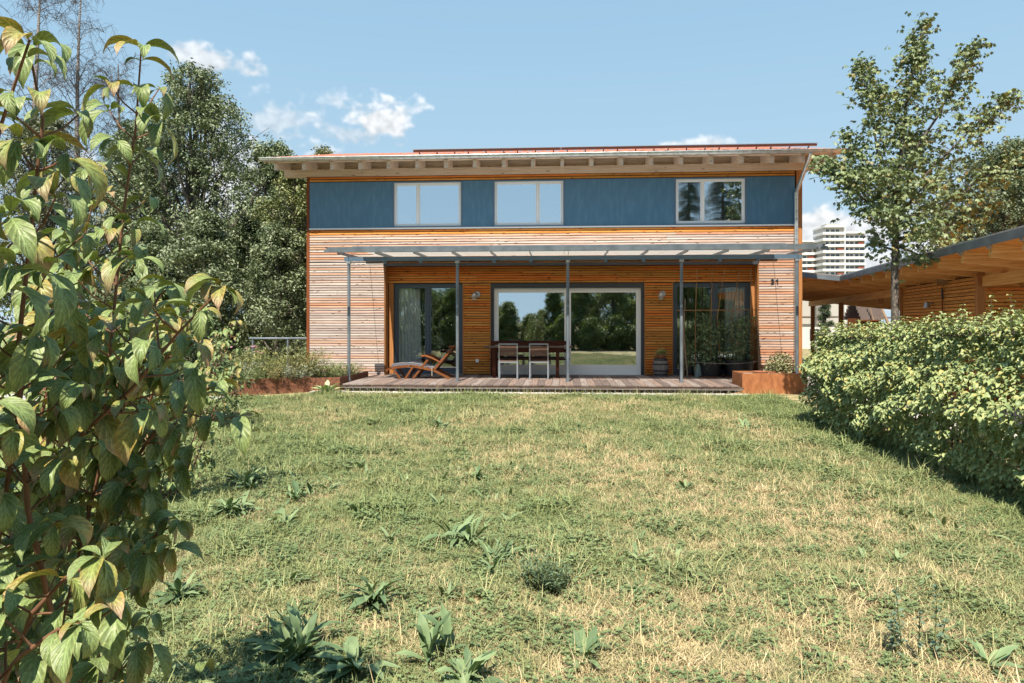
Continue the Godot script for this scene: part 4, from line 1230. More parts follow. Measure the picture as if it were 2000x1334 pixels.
func garden_edges() -> void:
	var p := thing("steel_planter", "rusty steel planter box at the right end of the deck", "planter", Vector3(4.08, 0, 1.5))
	slab(p, "front_plate", Vector3(0, 0, 0.94), Vector3(1.42, 0.45, 0.952), M.corten)
	slab(p, "side_plate", Vector3(0, 0, 0), Vector3(0.012, 0.45, 0.939), M.corten)
	slab(p, "side_plate", Vector3(1.408, 0, 0), Vector3(1.42, 0.45, 0.939), M.corten)
	slab(p, "rear_plate", Vector3(0.013, 0, 0), Vector3(1.407, 0.45, 0.012), M.corten)
	slab(p, "rim", Vector3(0.003, 0.451, 0.90), Vector3(1.417, 0.457, 0.95), M.corten)
	slab(p, "soil", Vector3(0.014, 0.1, 0.014), Vector3(1.406, 0.41, 0.938), M.soil)
	var sl := slab(self, "stone_slab", Vector3(4.22, 0.412, 1.95), Vector3(4.80, 0.432, 2.36), M.concrete)
	tag(sl, "flat grey slab lying in the rusty planter", "slab")
	var sc := thing("clay_dish", "terracotta dish on the grey slab in the rusty planter", "dish", Vector3(4.58, 0.433, 2.1))
	part(sc, "dish", lathe([Vector2(0, 0), Vector2(0.15, 0.0), Vector2(0.19, 0.05), Vector2(0.18, 0.05), Vector2(0.14, 0.012), Vector2(0, 0.012)], 24), M.saucer)
	leafy("round_shrub", "rounded pale green shrub behind the rusty planter", "shrub", Vector3(5.28, 0.25, 1.25), Vector3(0.42, 0.34, 0.38), 3600, 0.050, Color(0.17, 0.20, 0.08), Color(0.42, 0.42, 0.26), "")
	# raised bed on the other side
	var b := thing("raised_bed", "raised bed edged with dark rusty steel plates beside the house", "flower bed", Vector3(-6.9, 0, 3.6))
	var off := Vector3(6.9, 0, -3.6)
	var A := Vector3(-7.15, 0, 4.0) + off
	var B := Vector3(-5.75, 0, 2.75) + off
	var C := Vector3(-5.12, 0, 2.55) + off
	var D := Vector3(-5.05, 0, 0.35) + off
	plate(b, "edge_plate", A, B, 0.36, M.corten_brown)
	plate(b, "edge_plate", B, C, 0.33, M.corten_brown)
	plate(b, "edge_plate", C, D, 0.33, M.corten_brown)
	plate(b, "edge_plate", Vector3(-11.5, 0, 4.0) + off, A, 0.36, M.corten_brown)
	var st := stnew()
	st.set_smooth_group(-1)
	var poly := [Vector3(-11.5, 0.29, 3.98) + off, A + Vector3(0.01, 0.29, -0.03), B + Vector3(-0.03, 0.29, -0.03), C + Vector3(-0.02, 0.29, -0.03), D + Vector3(-0.02, 0.29, 0), Vector3(-11.5, 0.29, 0.35) + off]
	for i in range(1, poly.size() - 1): tri(st, poly[0], poly[i + 1], poly[i])
	part(b, "soil", done(st), M.soil)
	# plants in the bed
	var kinds := [["tall loose herb with yellow green leaves", Color(0.17, 0.19, 0.065), Color(0.33, 0.31, 0.12), 0.045], ["silvery grey herb", Color(0.20, 0.24, 0.19), Color(0.38, 0.42, 0.34), 0.032], ["low green herb", Color(0.12, 0.17, 0.06), Color(0.28, 0.32, 0.14), 0.036], ["straw coloured flowering herb", Color(0.26, 0.23, 0.10), Color(0.45, 0.38, 0.19), 0.03]]
	var spots := [[-6.65, 2.9, 0, 0.75, "against the timber wall, left of two"], [-5.95, 2.3, 0, 0.72, "against the timber wall, nearest the first canopy post"], [-7.2, 3.1, 1, 0.42, "at the corner of the rusty edging"], [-6.1, 2.75, 1, 0.35, "behind the bend of the rusty edging"], [-7.7, 2.8, 2, 0.5, "in front of the railing post"], [-8.4, 2.9, 3, 0.62, "left of the railing in the bed"], [-6.8, 3.35, 2, 0.34, "along the rusty edge, second from the corner"], [-7.5, 3.6, 3, 0.4, "nearest the corner of the rusty edge"], [-6.3, 3.05, 3, 0.4, "in the middle of the rusty edge"], [-5.5, 2.2, 2, 0.36, "at the foot of the first canopy post"], [-7.0, 2.2, 2, 0.55, "below the house corner"], [-8.0, 3.5, 1, 0.36, "at the far end of the bed"], [-5.35, 1.4, 2, 0.30, "beside the deck at the house wall"], [-7.9, 1.8, 0, 0.65, "under the railing"], [-9.0, 3.3, 2, 0.45, "near the dark bush"], [-6.4, 1.6, 3, 0.5, "against the lower timber slats"]]
	for s in spots:
		var k: Array = kinds[s[2]]
		spire_plant("bed_plant", k[0] + " " + s[4], "plant", Vector3(s[0], 0.29, s[1]), 0.40, s[3], 70, k[3] * 1.35, k[1], k[2], "plants in the raised bed")
	# white umbels and pink flowers
	for f in [[-8.25, 2.6, 0.95, "white flower umbels above the bed near the railing", Color(0.75, 0.74, 0.68)], [-7.35, 2.5, 0.78, "pink flowers above the bed near the house corner", Color(0.62, 0.30, 0.38)]]:
		var t := thing("tall_flower", f[3], "flower", Vector3(f[0], 0.29, f[1]), 0.0, "flowers in the raised bed")
		var sm := stnew()
		var fm := stnew()
		for i in 9:
			var a := rr(0, TAU)
			var q := Vector3(cos(a) * rr(0.1, 0.4), f[2] * rr(0.7, 1.0), sin(a) * rr(0.1, 0.3))
			tube(sm, [Vector3(cos(a) * 0.03, 0, sin(a) * 0.03), q * 0.5, q], [0.006, 0.005, 0.003], 4)
			for k in 7:
				var o := q + Vector3(rr(-0.045, 0.045), rr(-0.012, 0.012), rr(-0.045, 0.045))
				sbox(fm, o - Vector3(0.012, 0.006, 0.012), o + Vector3(0.012, 0.006, 0.012))
		part(t, "stems", done(sm), M.stem_green)
		part(t, "blossoms", done(fm), mat((f[4] as Color).linear_to_srgb(), 0.8))
	# mullein rosette at the corner of the deck
	rosette("mullein_plant", "large pale mullein rosette at the left corner of the deck", Vector3(-5.28, 0.0, 3.0), 26, 0.42, 0.10, Color(0.24, 0.30, 0.14), Color(0.40, 0.46, 0.26), 0.75, "")
	# railing
	var r := thing("railing", "grey steel railing left of the house behind the bed", "railing", Vector3(-8.54, 0, -0.5))
	for x in [0.0, 1.0]:
		part(r, "post", rod(Vector3(x, 0, 0), Vector3(x, 1.13, 0), 0.03, 0.03, 10), M.steel)
	part(r, "top_rail", rod(Vector3(-0.1, 1.16, 0), Vector3(1.72, 1.16, 0), 0.032, 0.032, 10), M.steel)
	# pebbles in front of the deck
	var xf := []
	var cols := PackedColorArray()
	for i in 5200:
		var x := rr(-5.7, 4.05)
		var z := 2.83 + absf(rng.randfn(0.0, 0.11))
		if x < -4.9: z = rr(2.62, 3.0)
		xf.append(Transform3D(Basis.from_euler(Vector3(rr(0, 6), rr(0, 6), rr(0, 6))).scaled(Vector3(1, 0.7, 0.85) * rr(0.012, 0.024)), Vector3(x, rr(0.004, 0.03), z)))
		var k := rr(0.30, 0.62)
		cols.append(Color(k, k * 0.95, k * 0.88))
	var ps := SphereMesh.new()
	ps.radius = 1.0; ps.height = 2.0; ps.radial_segments = 7; ps.rings = 4
	var peb := scatter(self, "pebbles", ps, M.pebble, xf, cols)
	tag(peb, "strip of pale pebbles along the front of the deck", "pebbles", "", "stuff")

# upright leafy stems
func spire_plant(called: String, label: String, category: String, at: Vector3, r: float, h: float, stems: int, leaf: float, c0: Color, c1: Color, group: String) -> void:
	var t := thing(called, label, category, at, 0.0, group)
	var xf := []
	var cols := PackedColorArray()
	var st := stnew()
	for s in stems:
		var a := rr(0, TAU)
		var q := sqrt(rng.randf()) * r
		var base := Vector3(cos(a) * q * 0.7, 0, sin(a) * q * 0.7)
		var tip := base + Vector3(cos(a) * q * 0.6 + rr(-0.06, 0.06), h * rr(0.5, 1.05), sin(a) * q * 0.6 + rr(-0.06, 0.06))
		tube(st, [base, base.lerp(tip, 0.5) + Vector3(rr(-0.02, 0.02), 0, rr(-0.02, 0.02)), tip], [0.004, 0.003, 0.002], 3, false)
		var c := c0.lerp(c1, rng.randf())
		for k in 16:
			var f := rr(0.08, 1.0)
			xf.append(Transform3D((Basis(Vector3.UP, rr(0, TAU)) * Basis(Vector3.BACK, rr(0.0, 1.1)) * Basis(Vector3.RIGHT, rr(-0.5, 0.5))).scaled(Vector3.ONE * leaf * rr(0.7, 1.5)), base.lerp(tip, f) + Vector3(rr(-0.03, 0.03), 0, rr(-0.03, 0.03))))
			cols.append(c.lerp(c0.lerp(c1, rng.randf()), 0.5) * rr(0.85, 1.15))
	part(t, "stems", done(st), M.stem_green)
	scatter(t, "leaves", leaf_mesh("narrow"), M.leaf_dull, xf, cols)

# ================= leaves =================
# one blade along +x, length 1: ovate, folded along the rib, drooping; colours by vertex
func blade(st: SurfaceTool, o: Vector3, b: Basis, length: float, width: float, segs: int, droop0: float, droop1: float, fold: float, c_base: Color, c_edge: Color, c_tip: Color, across := 1, wave := 0.0, peak := 0.42) -> void:
	st.set_smooth_group(0)
	var rows := []
	var p := Vector2.ZERO
	for i in segs + 1:
		var t := float(i) / segs
		var ang := lerpf(droop0, droop1, t)
		if i > 0: p += Vector2(cos(ang), sin(ang)) * length / segs
		var w := pow(sin(PI * pow(t, log(0.5) / log(peak))), 0.9) * width * 0.5 if i < segs and i > 0 else (width * 0.03)
		if t > 0.8: w *= 0.55 + 0.45 * (1.0 - (t - 0.8) / 0.2)
		var row := []
		for k in range(-across, across + 1):
			var u := float(k) / across
			var lift := absf(u) * w * fold + wave * sin(t * 17.0 + u * 2.0) * absf(u) * width
			var nrm := Vector2(-sin(ang), cos(ang))
			var q := p + nrm * lift
			var c := c_base.lerp(c_edge, pow(absf(u), 3.0)).lerp(c_tip, clampf((t - 0.55) / 0.45, 0, 1) if c_tip != c_base else 0.0)
			row.append([o + b * Vector3(q.x, q.y, u * w), c, Vector2(u * 0.5 + 0.5, t)])
		rows.append(row)
	for i in segs:
		for k in across * 2:
			var v := [rows[i][k], rows[i][k + 1], rows[i + 1][k + 1], rows[i + 1][k]]
			for j in [0, 1, 2, 0, 2, 3]:
				st.set_color(v[j][1]); st.set_uv(v[j][2]); st.add_vertex(v[j][0])

var leaves := {}
func leaf_mesh(kind: String) -> Mesh:
	if leaves.has(kind): return leaves[kind]
	var st := stnew()
	var W := Color.WHITE
	var I := Basis.IDENTITY
	var r := RandomNumberGenerator.new()
	r.seed = kind.hash()
	match kind:
		"small":
			blade(st, Vector3.ZERO, I, 1.0, 0.55, 3, 0.1, -0.5, 0.25, W, W, W)
		"narrow":
			blade(st, Vector3.ZERO, I, 1.3, 0.28, 3, 0.2, -0.6, 0.25, W, W, W)
		"lobed":
			for q in [[0.55, 0.0, 0.5], [0.32, 0.9, 0.42], [0.32, -0.9, 0.42], [0.1, 1.2, 0.34], [0.1, -1.2, 0.34]]:
				blade(st, Vector3(q[0], 0, 0), Basis(Vector3.UP, q[1]), q[2], q[2] * 0.5, 3, 0.0, -0.9, 0.2, W, W, W)
		"sprig":
			# five small leaves on a short shoot
			for k in 7:
				var a := k * 2.4 + r.randf_range(-0.4, 0.4)
				blade(st, Vector3(k * 0.13 - 0.3, r.randf_range(-0.06, 0.06), 0), Basis(Vector3.UP, a) * Basis(Vector3.BACK, r.randf_range(-0.5, 0.7)) * Basis(Vector3.RIGHT, r.randf_range(-0.6, 0.6)), 0.5, 0.24, 2, 0.1, -0.6, 0.2, W * r.randf_range(0.85, 1.15), W, W)
		"clump":
			# leaflets through a ball of radius 1
			for k in 26:
				var d := Vector3(r.randfn(), r.randfn() * 0.8, r.randfn()).normalized() * pow(r.randf(), 0.4)
				blade(st, d, Basis(Vector3.UP, r.randf() * TAU) * Basis(Vector3.BACK, r.randf_range(-0.9, 0.6)) * Basis(Vector3.RIGHT, r.randf_range(-0.8, 0.8)), 0.46, 0.22, 2, 0.1, -0.6, 0.15, W * r.randf_range(0.75, 1.25), W * r.randf_range(0.8, 1.2), W)
		"maple":
			# three five-lobed leaves hanging from one twig
			for k in 3:
				var b := Basis(Vector3.UP, k * 2.1 + r.randf_range(-0.3, 0.3)) * Basis(Vector3.BACK, r.randf_range(-0.9, -0.1)) * Basis(Vector3.RIGHT, r.randf_range(-0.5, 0.5))
				var o := b * Vector3(0.45, 0, 0)
				var tint := W * r.randf_range(0.85, 1.15)
				for q in [[0.0, 0.75], [0.75, 0.62], [-0.75, 0.62], [1.7, 0.36], [-1.7, 0.36]]:
					blade(st, o, b * Basis(Vector3.UP, q[0]), q[1], q[1] * 0.52, 2, 0.0, -0.5, 0.0, tint, tint, tint, 1, 0.0, 0.5)
		"hedge":
			blade(st, Vector3.ZERO, I, 1.0, 0.52, 4, 0.25, -1.15, 0.35, W, Color(1.25, 1.12, 0.9), W, 1)
		"needles":
			# a drooping conifer spray
			for k in 18:
				var a := (k % 2) * 2.0 - 1.0
				blade(st, Vector3(k * 0.055, -k * k * 0.0009, 0), Basis(Vector3.UP, a * r.randf_range(0.5, 1.0)) * Basis(Vector3.BACK, r.randf_range(-0.7, 0.0)), 0.42 - k * 0.010, 0.10, 1, 0.0, -0.3, 0.0, W * r.randf_range(0.8, 1.2), W, W)
	leaves[kind] = done(st)
	return leaves[kind]

# large dogwood leaves in four poses; green with yellow rims, sun-flushed ones with pink tips
func dogwood_leaf(pose: int, flush: int) -> Mesh:
	var key := "dogwood%d_%d" % [pose, flush]
	if leaves.has(key): return leaves[key]
	var st := stnew()
	var d: Array = [[0.35, -1.6], [0.1, -1.3], [-0.3, -1.85], [0.55, -2.1]][pose]
	var base: Color = [Color(0.27, 0.37, 0.145), Color(0.315, 0.39, 0.125), Color(0.38, 0.37, 0.12)][flush]
	var edge: Color = [Color(0.33, 0.41, 0.16), Color(0.44, 0.38, 0.10), Color(0.52, 0.37, 0.10)][flush]
	var tip: Color = [base, Color(0.46, 0.33, 0.22), Color(0.62, 0.41, 0.33)][flush]
	st.set_color(edge)
	st.set_uv(Vector2.ZERO)
	tube(st, [Vector3(-0.10, -0.0, 0), Vector3(0.0, 0, 0)], [0.012, 0.009], 4, false)
	blade(st, Vector3.ZERO, Basis.IDENTITY, 1.0, 0.385, 12, d[0], d[1], 0.42, base, edge, tip, 3, 0.02)
	leaves[key] = done(st)
	return leaves[key]

# ground rosette with separate long leaves
func rosette(called: String, label: String, at: Vector3, n: int, length: float, width: float, c0: Color, c1: Color, up: float, group: String, category := "weed") -> void:
	var t := thing(called, label, category, at, rr(0, TAU), group)
	for i in n:
		var a := i * 2.399 + rr(-0.3, 0.3)
		var f := float(i) / n
		var pitch := lerpf(0.15, 1.25, f * up + rr(-0.1, 0.15))
		var c := c0.lerp(c1, rng.randf())
		var v := i % 6
		var key := "ros%s%d" % [called, v]
		if not leaves.has(key):
			var st := stnew()
			blade(st, Vector3.ZERO, Basis.IDENTITY, 1.0, width / length * rr(0.8, 1.2), 7, rr(0.0, 0.3), rr(-0.9, -0.3), 0.3, c, c * 1.15, c, 1, 0.05, 0.6)
			leaves[key] = done(st)
		part(t, "leaf", leaves[key], M.leaf_dull, Vector3(cos(a) * 0.01, 0.0, -sin(a) * 0.01), (Basis(Vector3.UP, a) * Basis(Vector3.BACK, pitch) * Basis(Vector3.RIGHT, rr(-0.3, 0.3))).scaled(Vector3.ONE * length * rr(0.6, 1.1)))

# ================= trees =================
func limb(st: SurfaceTool, a: Vector3, b: Vector3, r0: float, r1: float, bend: float, sides := 6) -> void:
	var pts := []
	var rad := []
	for i in 5:
		var t := i / 4.0
		pts.append(a.lerp(b, t) + Vector3(rr(-bend, bend), bend * sin(t * PI), rr(-bend, bend)) * (0.0 if i == 0 or i == 4 else 1.0))
		rad.append(lerpf(r0, r1, t))
	tube(st, pts, rad, sides, false)

func broad_tree(called: String, label: String, at: Vector3, h: float, rx: float, low: float, lobes: int, per: int, leaf: float, c0: Color, c1: Color, group: String, category := "tree", seed_ := 1, kind := "clump", bare := 0.0) -> Node3D:
	var t := thing(called, label, category, at, 0.0, group)
	rng.seed = seed_
	var trunk := stnew()
	var tr := h * 0.014 + 0.03
	tube(trunk, [Vector3(0, -0.05, 0), Vector3(rr(-0.1, 0.1), low + (h - low) * 0.3, rr(-0.1, 0.1)), Vector3(rr(-0.3, 0.3), h * 0.9, rr(-0.3, 0.3))], [tr * 1.25, tr * 0.8, 0.02], 9)
	var xf := []
	var cols := PackedColorArray()
	var gap := noise(seed_ * 3 + 5, 1.0, 2)
	for l in lobes:
		var f := (l + rr(0.0, 0.8)) / lobes
		var y := lerpf(low, h, pow(f, 0.85))
		var prof := sin(PI * clampf(pow((y - low) / (h - low) * 0.88 + 0.10, 0.75), 0, 1))
		var a := l * 2.399 + rr(-0.5, 0.5)
		var q := rx * prof * rr(0.35, 0.85)
		var c := Vector3(cos(a) * q, y, sin(a) * q)
		var r := rx * rr(0.26, 0.42) * (0.55 + 0.45 * prof)
		c.y = minf(c.y, h - r * 0.6)
		limb(trunk, Vector3(0, maxf(low * 0.7, y * 0.55), 0), c, tr * 0.45, 0.012, 0.12 * r)
		for b in 4:
			var e := c + Vector3(rr(-1, 1), rr(-0.3, 1), rr(-1, 1)) * r * 0.8
			limb(trunk, c.lerp(Vector3(0, y * 0.7, 0), 0.3), e, tr * 0.16, 0.006, 0.05, 4)
		for i in per:
			var d := Vector3(rng.randfn(), rng.randfn() * 0.9, rng.randfn()).normalized()
			var k := pow(rng.randf(), 0.35) * (1.0 + 0.25 * gap.get_noise_3dv((c + d * r) * 1.3))
			var p := c + Vector3(d.x, d.y * 0.8, d.z) * r * k
			if gap.get_noise_3dv(p * 2.2 / rx * 2.0) < 0.07 + bare: continue
			xf.append(Transform3D(Basis.from_euler(Vector3(rr(-0.6, 0.6), rr(0, TAU), rr(-0.6, 0.6))).scaled(Vector3.ONE * leaf * rr(0.7, 1.35)), p))
			cols.append(c0.lerp(c1, pow(rng.randf(), 1.6)) * rr(0.8, 1.2))
	part(t, "trunk", done(trunk), M.bark)
	scatter(t, "crown", leaf_mesh(kind), M.leaf, xf, cols)
	return t

func conifer(label: String, at: Vector3, h: float, spread: float, seed_: int) -> void:
	var t := thing("conifer_tree", label, "tree", at, 0.0, "conifers behind the photographer")
	rng.seed = seed_
	var st := stnew()
	tube(st, [Vector3(0, 0, 0), Vector3(0, h * 0.5, 0), Vector3(0, h, 0)], [0.25, 0.14, 0.02], 8)
	var xf := []
	var cols := PackedColorArray()
	var y := 1.2
	while y < h - 0.3:
		var f := 1.0 - y / h
		for b in 9:
			var a := rr(0, TAU)
			var l := spread * (f * 0.9 + 0.08) * rr(0.7, 1.15)
			var e := Vector3(cos(a) * l, y - l * 0.12, sin(a) * l)
			limb(st, Vector3(0, y, 0), e, 0.035, 0.01, 0.05, 4)
			for k in int(10 + l * 16):
				var g := rr(0.1, 1.0)
				var p := Vector3(0, y, 0).lerp(e, g)
				xf.append(Transform3D((Basis(Vector3.UP, -a + rr(-1.1, 1.1)) * Basis(Vector3.BACK, rr(-0.6, 0.1))).scaled(Vector3.ONE * rr(0.5, 0.9)), p))
				cols.append(Color(0.05, 0.075, 0.04).lerp(Color(0.08, 0.11, 0.055), rng.randf()))
		y += 0.36
	part(t, "trunk", done(st), M.bark)
	scatter(t, "crown", leaf_mesh("needles"), M.leaf_dull, xf, cols)

func bare_birch(label: String, at: Vector3, h: float, seed_: int, spread: float) -> void:
	var t := thing("bare_birch", label, "tree", at, 0.0, "bare birches")
	rng.seed = seed_
	var st := stnew()
	var tw := stnew()
	var pts := []
	var rad := []
	for i in 9:
		var f := i / 8.0
		pts.append(Vector3(sin(f * 3.0 + seed_) * 0.25 * f, h * f, cos(f * 2.0) * 0.2 * f))
		rad.append(lerpf(0.19, 0.02, f))
	tube(st, pts, rad, 8)
	for b in 46:
		var f := rr(0.30, 0.99)
		var i := int(f * 8)
		var o: Vector3 = (pts[i] as Vector3).lerp(pts[mini(i + 1, 8)], f * 8 - i)
		var a := rr(0, TAU)
		var l := spread * (1.08 - f) * rr(0.6, 1.2) + 0.5
		var mid := o + Vector3(cos(a) * l * 0.5, l * rr(0.35, 0.7), sin(a) * l * 0.5)
		var e := o + Vector3(cos(a) * l, l * rr(0.45, 1.0), sin(a) * l)
		tube(st, [o, mid, e], [0.032 * (1.2 - f), 0.02 * (1.2 - f), 0.006], 5, false)
		for k in 12:
			var g := rr(0.25, 1.0)
			var q := o.lerp(mid, g * 2.0) if g < 0.5 else mid.lerp(e, g * 2.0 - 1.0)
			var a2 := rr(0, TAU)
			var l2 := rr(0.3, 0.9) * (0.5 + spread * 0.2)
			var q1 := q + Vector3(cos(a2) * l2 * 0.6, l2 * rr(0.1, 0.6), sin(a2) * l2 * 0.6)
			var q2 := q + Vector3(cos(a2) * l2, l2 * rr(-0.5, 0.5), sin(a2) * l2)
			tube(tw, [q, q1, q2], [0.008, 0.006, 0.003], 3, false)
			for m in 4:
				var q3 := q1.lerp(q2, rng.randf())
				tube(tw, [q3, q3 + Vector3(rr(-0.25, 0.25), rr(-0.4, 0.2), rr(-0.25, 0.25))], [0.004, 0.002], 3, false)
	part(t, "trunk", done(st), M.bark_birch)
	part(t, "twigs", done(tw), M.twig)

func trees() -> void:
	var g := "trees left of the house"
	var dk0 := Color(0.115, 0.155, 0.08)
	var dk1 := Color(0.27, 0.32, 0.18)
	broad_tree("ash_tree", "tall dark ash tree, largest left of the house", Vector3(-13.9, 0, -7.4), 11.2, 4.0, 1.2, 44, 130, 0.25, dk0, dk1, g, "tree", 11)
	broad_tree("ash_tree", "dark tree standing behind the big ash", Vector3(-17.0, 0, -9.5), 9.6, 3.4, 1.8, 26, 130, 0.27, dk0, dk1, g, "tree", 12)
	broad_tree("willow_tree", "loose grey green tree in front of the bare birches", Vector3(-17.2, 0, -4.0), 8.6, 2.6, 2.0, 26, 110, 0.2, Color(0.11, 0.13, 0.08), Color(0.22, 0.24, 0.14), g, "tree", 13, "clump", 0.08)
	broad_tree("maple_tree", "yellow green young maple leaning at the house corner", Vector3(-9.2, 0, -5.6), 7.0, 1.9, 1.6, 26, 95, 0.22, Color(0.13, 0.165, 0.06), Color(0.30, 0.31, 0.13), g, "tree", 14, "clump", 0.05)
	broad_tree("maple_tree", "slender tree behind the roof whose tips rise over the gutter", Vector3(-11.2, 0, -14.2), 9.85, 1.9, 3.0, 26, 60, 0.24, Color(0.13, 0.15, 0.06), Color(0.28, 0.26, 0.11), g, "tree", 15, "clump", 0.1)
	broad_tree("hazel_bush", "dark hazel bush behind the railing", Vector3(-8.7, 0, -2.6), 4.6, 1.6, 0.1, 22, 110, 0.2, dk0, dk1, g, "bush", 16)
	broad_tree("hazel_bush", "dark bush left of the railing", Vector3(-10.9, 0, -2.4), 4.9, 1.8, 0.1, 22, 110, 0.22, dk0, dk1, g, "bush", 17)
	broad_tree("hazel_bush", "broad dark bush below the big ash", Vector3(-13.6, 0, -3.6), 4.8, 2.1, 0.1, 22, 110, 0.24, dk0, dk1, g, "bush", 18)
	broad_tree("hazel_bush", "dark bush deep in the shade behind the house corner", Vector3(-9.6, 0, -7.8), 5.2, 2.2, 0.1, 22, 90, 0.26, dk0, dk1, g, "bush", 19)
	broad_tree("hazel_bush", "dark bush in the gap behind the railing bushes", Vector3(-12.0, 0, -8.2), 5.2, 2.6, 0.1, 22, 100, 0.28, dk0, dk1, g, "bush", 29)
	broad_tree("field_tree", "green tree at the far left edge behind the dogwood", Vector3(-19.5, 0, -1.5), 7.2, 3.0, 0.8, 26, 110, 0.26, dk0, dk1, g, "tree", 20)
	broad_tree("ash_tree", "rounded dark tree between the big ash and the house corner", Vector3(-10.9, 0, -7.8), 8.3, 2.7, 0.8, 34, 120, 0.25, dk0, dk1, g, "tree", 27)
	bare_birch("tall bare birch left of the dogwood's top shoot", Vector3(-18.6, 0, -7.8), 14.6, 3, 2.4)
	bare_birch("darker bare birch at the left edge of the picture", Vector3(-18.9, 0, -5.6), 14.4, 5, 2.0)
	bare_birch("shorter bare tree whose thin top shows beside the dogwood shoot", Vector3(-18.2, 0, -9.8), 12.4, 8, 1.9)
	g = "trees right of the house"
	broad_tree("lime_tree", "dense dark tree above the carport roof", Vector3(17.6, 0, -10.5), 8.7, 4.2, 1.5, 34, 190, 0.27, Color(0.095, 0.130, 0.065), Color(0.21, 0.255, 0.13), g, "tree", 21)
	broad_tree("lime_tree", "dense tree at the right edge behind the carport", Vector3(19.5, 0, -5.5), 7.6, 3.4, 1.5, 28, 170, 0.27, Color(0.095, 0.130, 0.065), Color(0.21, 0.255, 0.13), g, "tree", 22)
	broad_tree("lime_tree", "dark tree farther back behind the carport", Vector3(25.5, 0, -24.0), 8.6, 4.0, 1.2, 26, 120, 0.3, Color(0.095, 0.130, 0.065), Color(0.21, 0.255, 0.13), g, "tree", 23)
	broad_tree("yew_column", "narrow dark green conifer between the carport posts", Vector3(12.15, 0, -15.0), 2.75, 0.50, 0.1, 16, 120, 0.11, Color(0.06, 0.095, 0.045), Color(0.12, 0.155, 0.075), g, "tree", 24)
	young_maple()
	# what the windows mirror: the trees of the gardens behind the photographer
	g = "trees behind the photographer"
	var mirror := [[-14.0, 24.0, 4.4, 2.2], [-11.2, 23.5, 4.6, 2.0], [-8.6, 24.0, 4.4, 2.0], [-6.2, 23.0, 3.6, 1.6], [-4.4, 23.4, 3.1, 1.3], [-3.1, 22.8, 2.75, 1.1], [-1.7, 23.2, 2.0, 1.0], [-0.4, 23.6, 3.5, 1.1], [1.2, 23.2, 4.2, 1.5], [3.2, 23.6, 4.6, 1.7], [5.2, 23.0, 4.2, 1.7], [7.4, 23.5, 4.4, 1.8], [9.8, 23.0, 4.2, 1.8], [12.4, 24.0, 4.6, 2.2], [0.2, 21.6, 1.9, 0.9], [1.7, 21.3, 1.8, 0.95], [3.1, 21.6, 1.9, 0.95], [4.6, 21.4, 1.8, 0.95], [-1.3, 21.7, 1.4, 0.8], [-8.0, 21.8, 1.9, 1.0], [-6.4, 21.6, 1.8, 1.0], [-9.8, 21.8, 1.9, 1.0], [-17.0, 30.0, 7.0, 3.2], [-11.5, 31.0, 7.4, 3.2], [-6.8, 31.0, 5.0, 2.2], [2.6, 31.0, 7.4, 2.6], [6.2, 32.0, 8.0, 3.0], [14.5, 31.0, 7.6, 3.2]]
	for i in mirror.size():
		var q: Array = mirror[i]
		var gt := broad_tree("garden_tree", ("green garden shrub mirrored low in the glazing" if q[2] < 5.0 else "taller garden tree mirrored high in the glazing"), Vector3(q[0], 0, q[1]), q[2], q[3], 0.1, 22, 120, 0.2 if q[2] < 5.0 else 0.3, Color(0.09, 0.13, 0.04), Color(0.28, 0.32, 0.11), g, "tree", 70 + i)
		(gt.get_child(1) as MultiMeshInstance3D).material_override = M.leaf_lit
	conifer("dark conifer mirrored in the narrow sash of the right upper window", Vector3(8.7, 0, 30.5), 13.6, 2.6, 91)
	conifer("dark conifer mirrored in the wide sash of the right upper window", Vector3(11.1, 0, 31.0), 14.2, 2.9, 92)

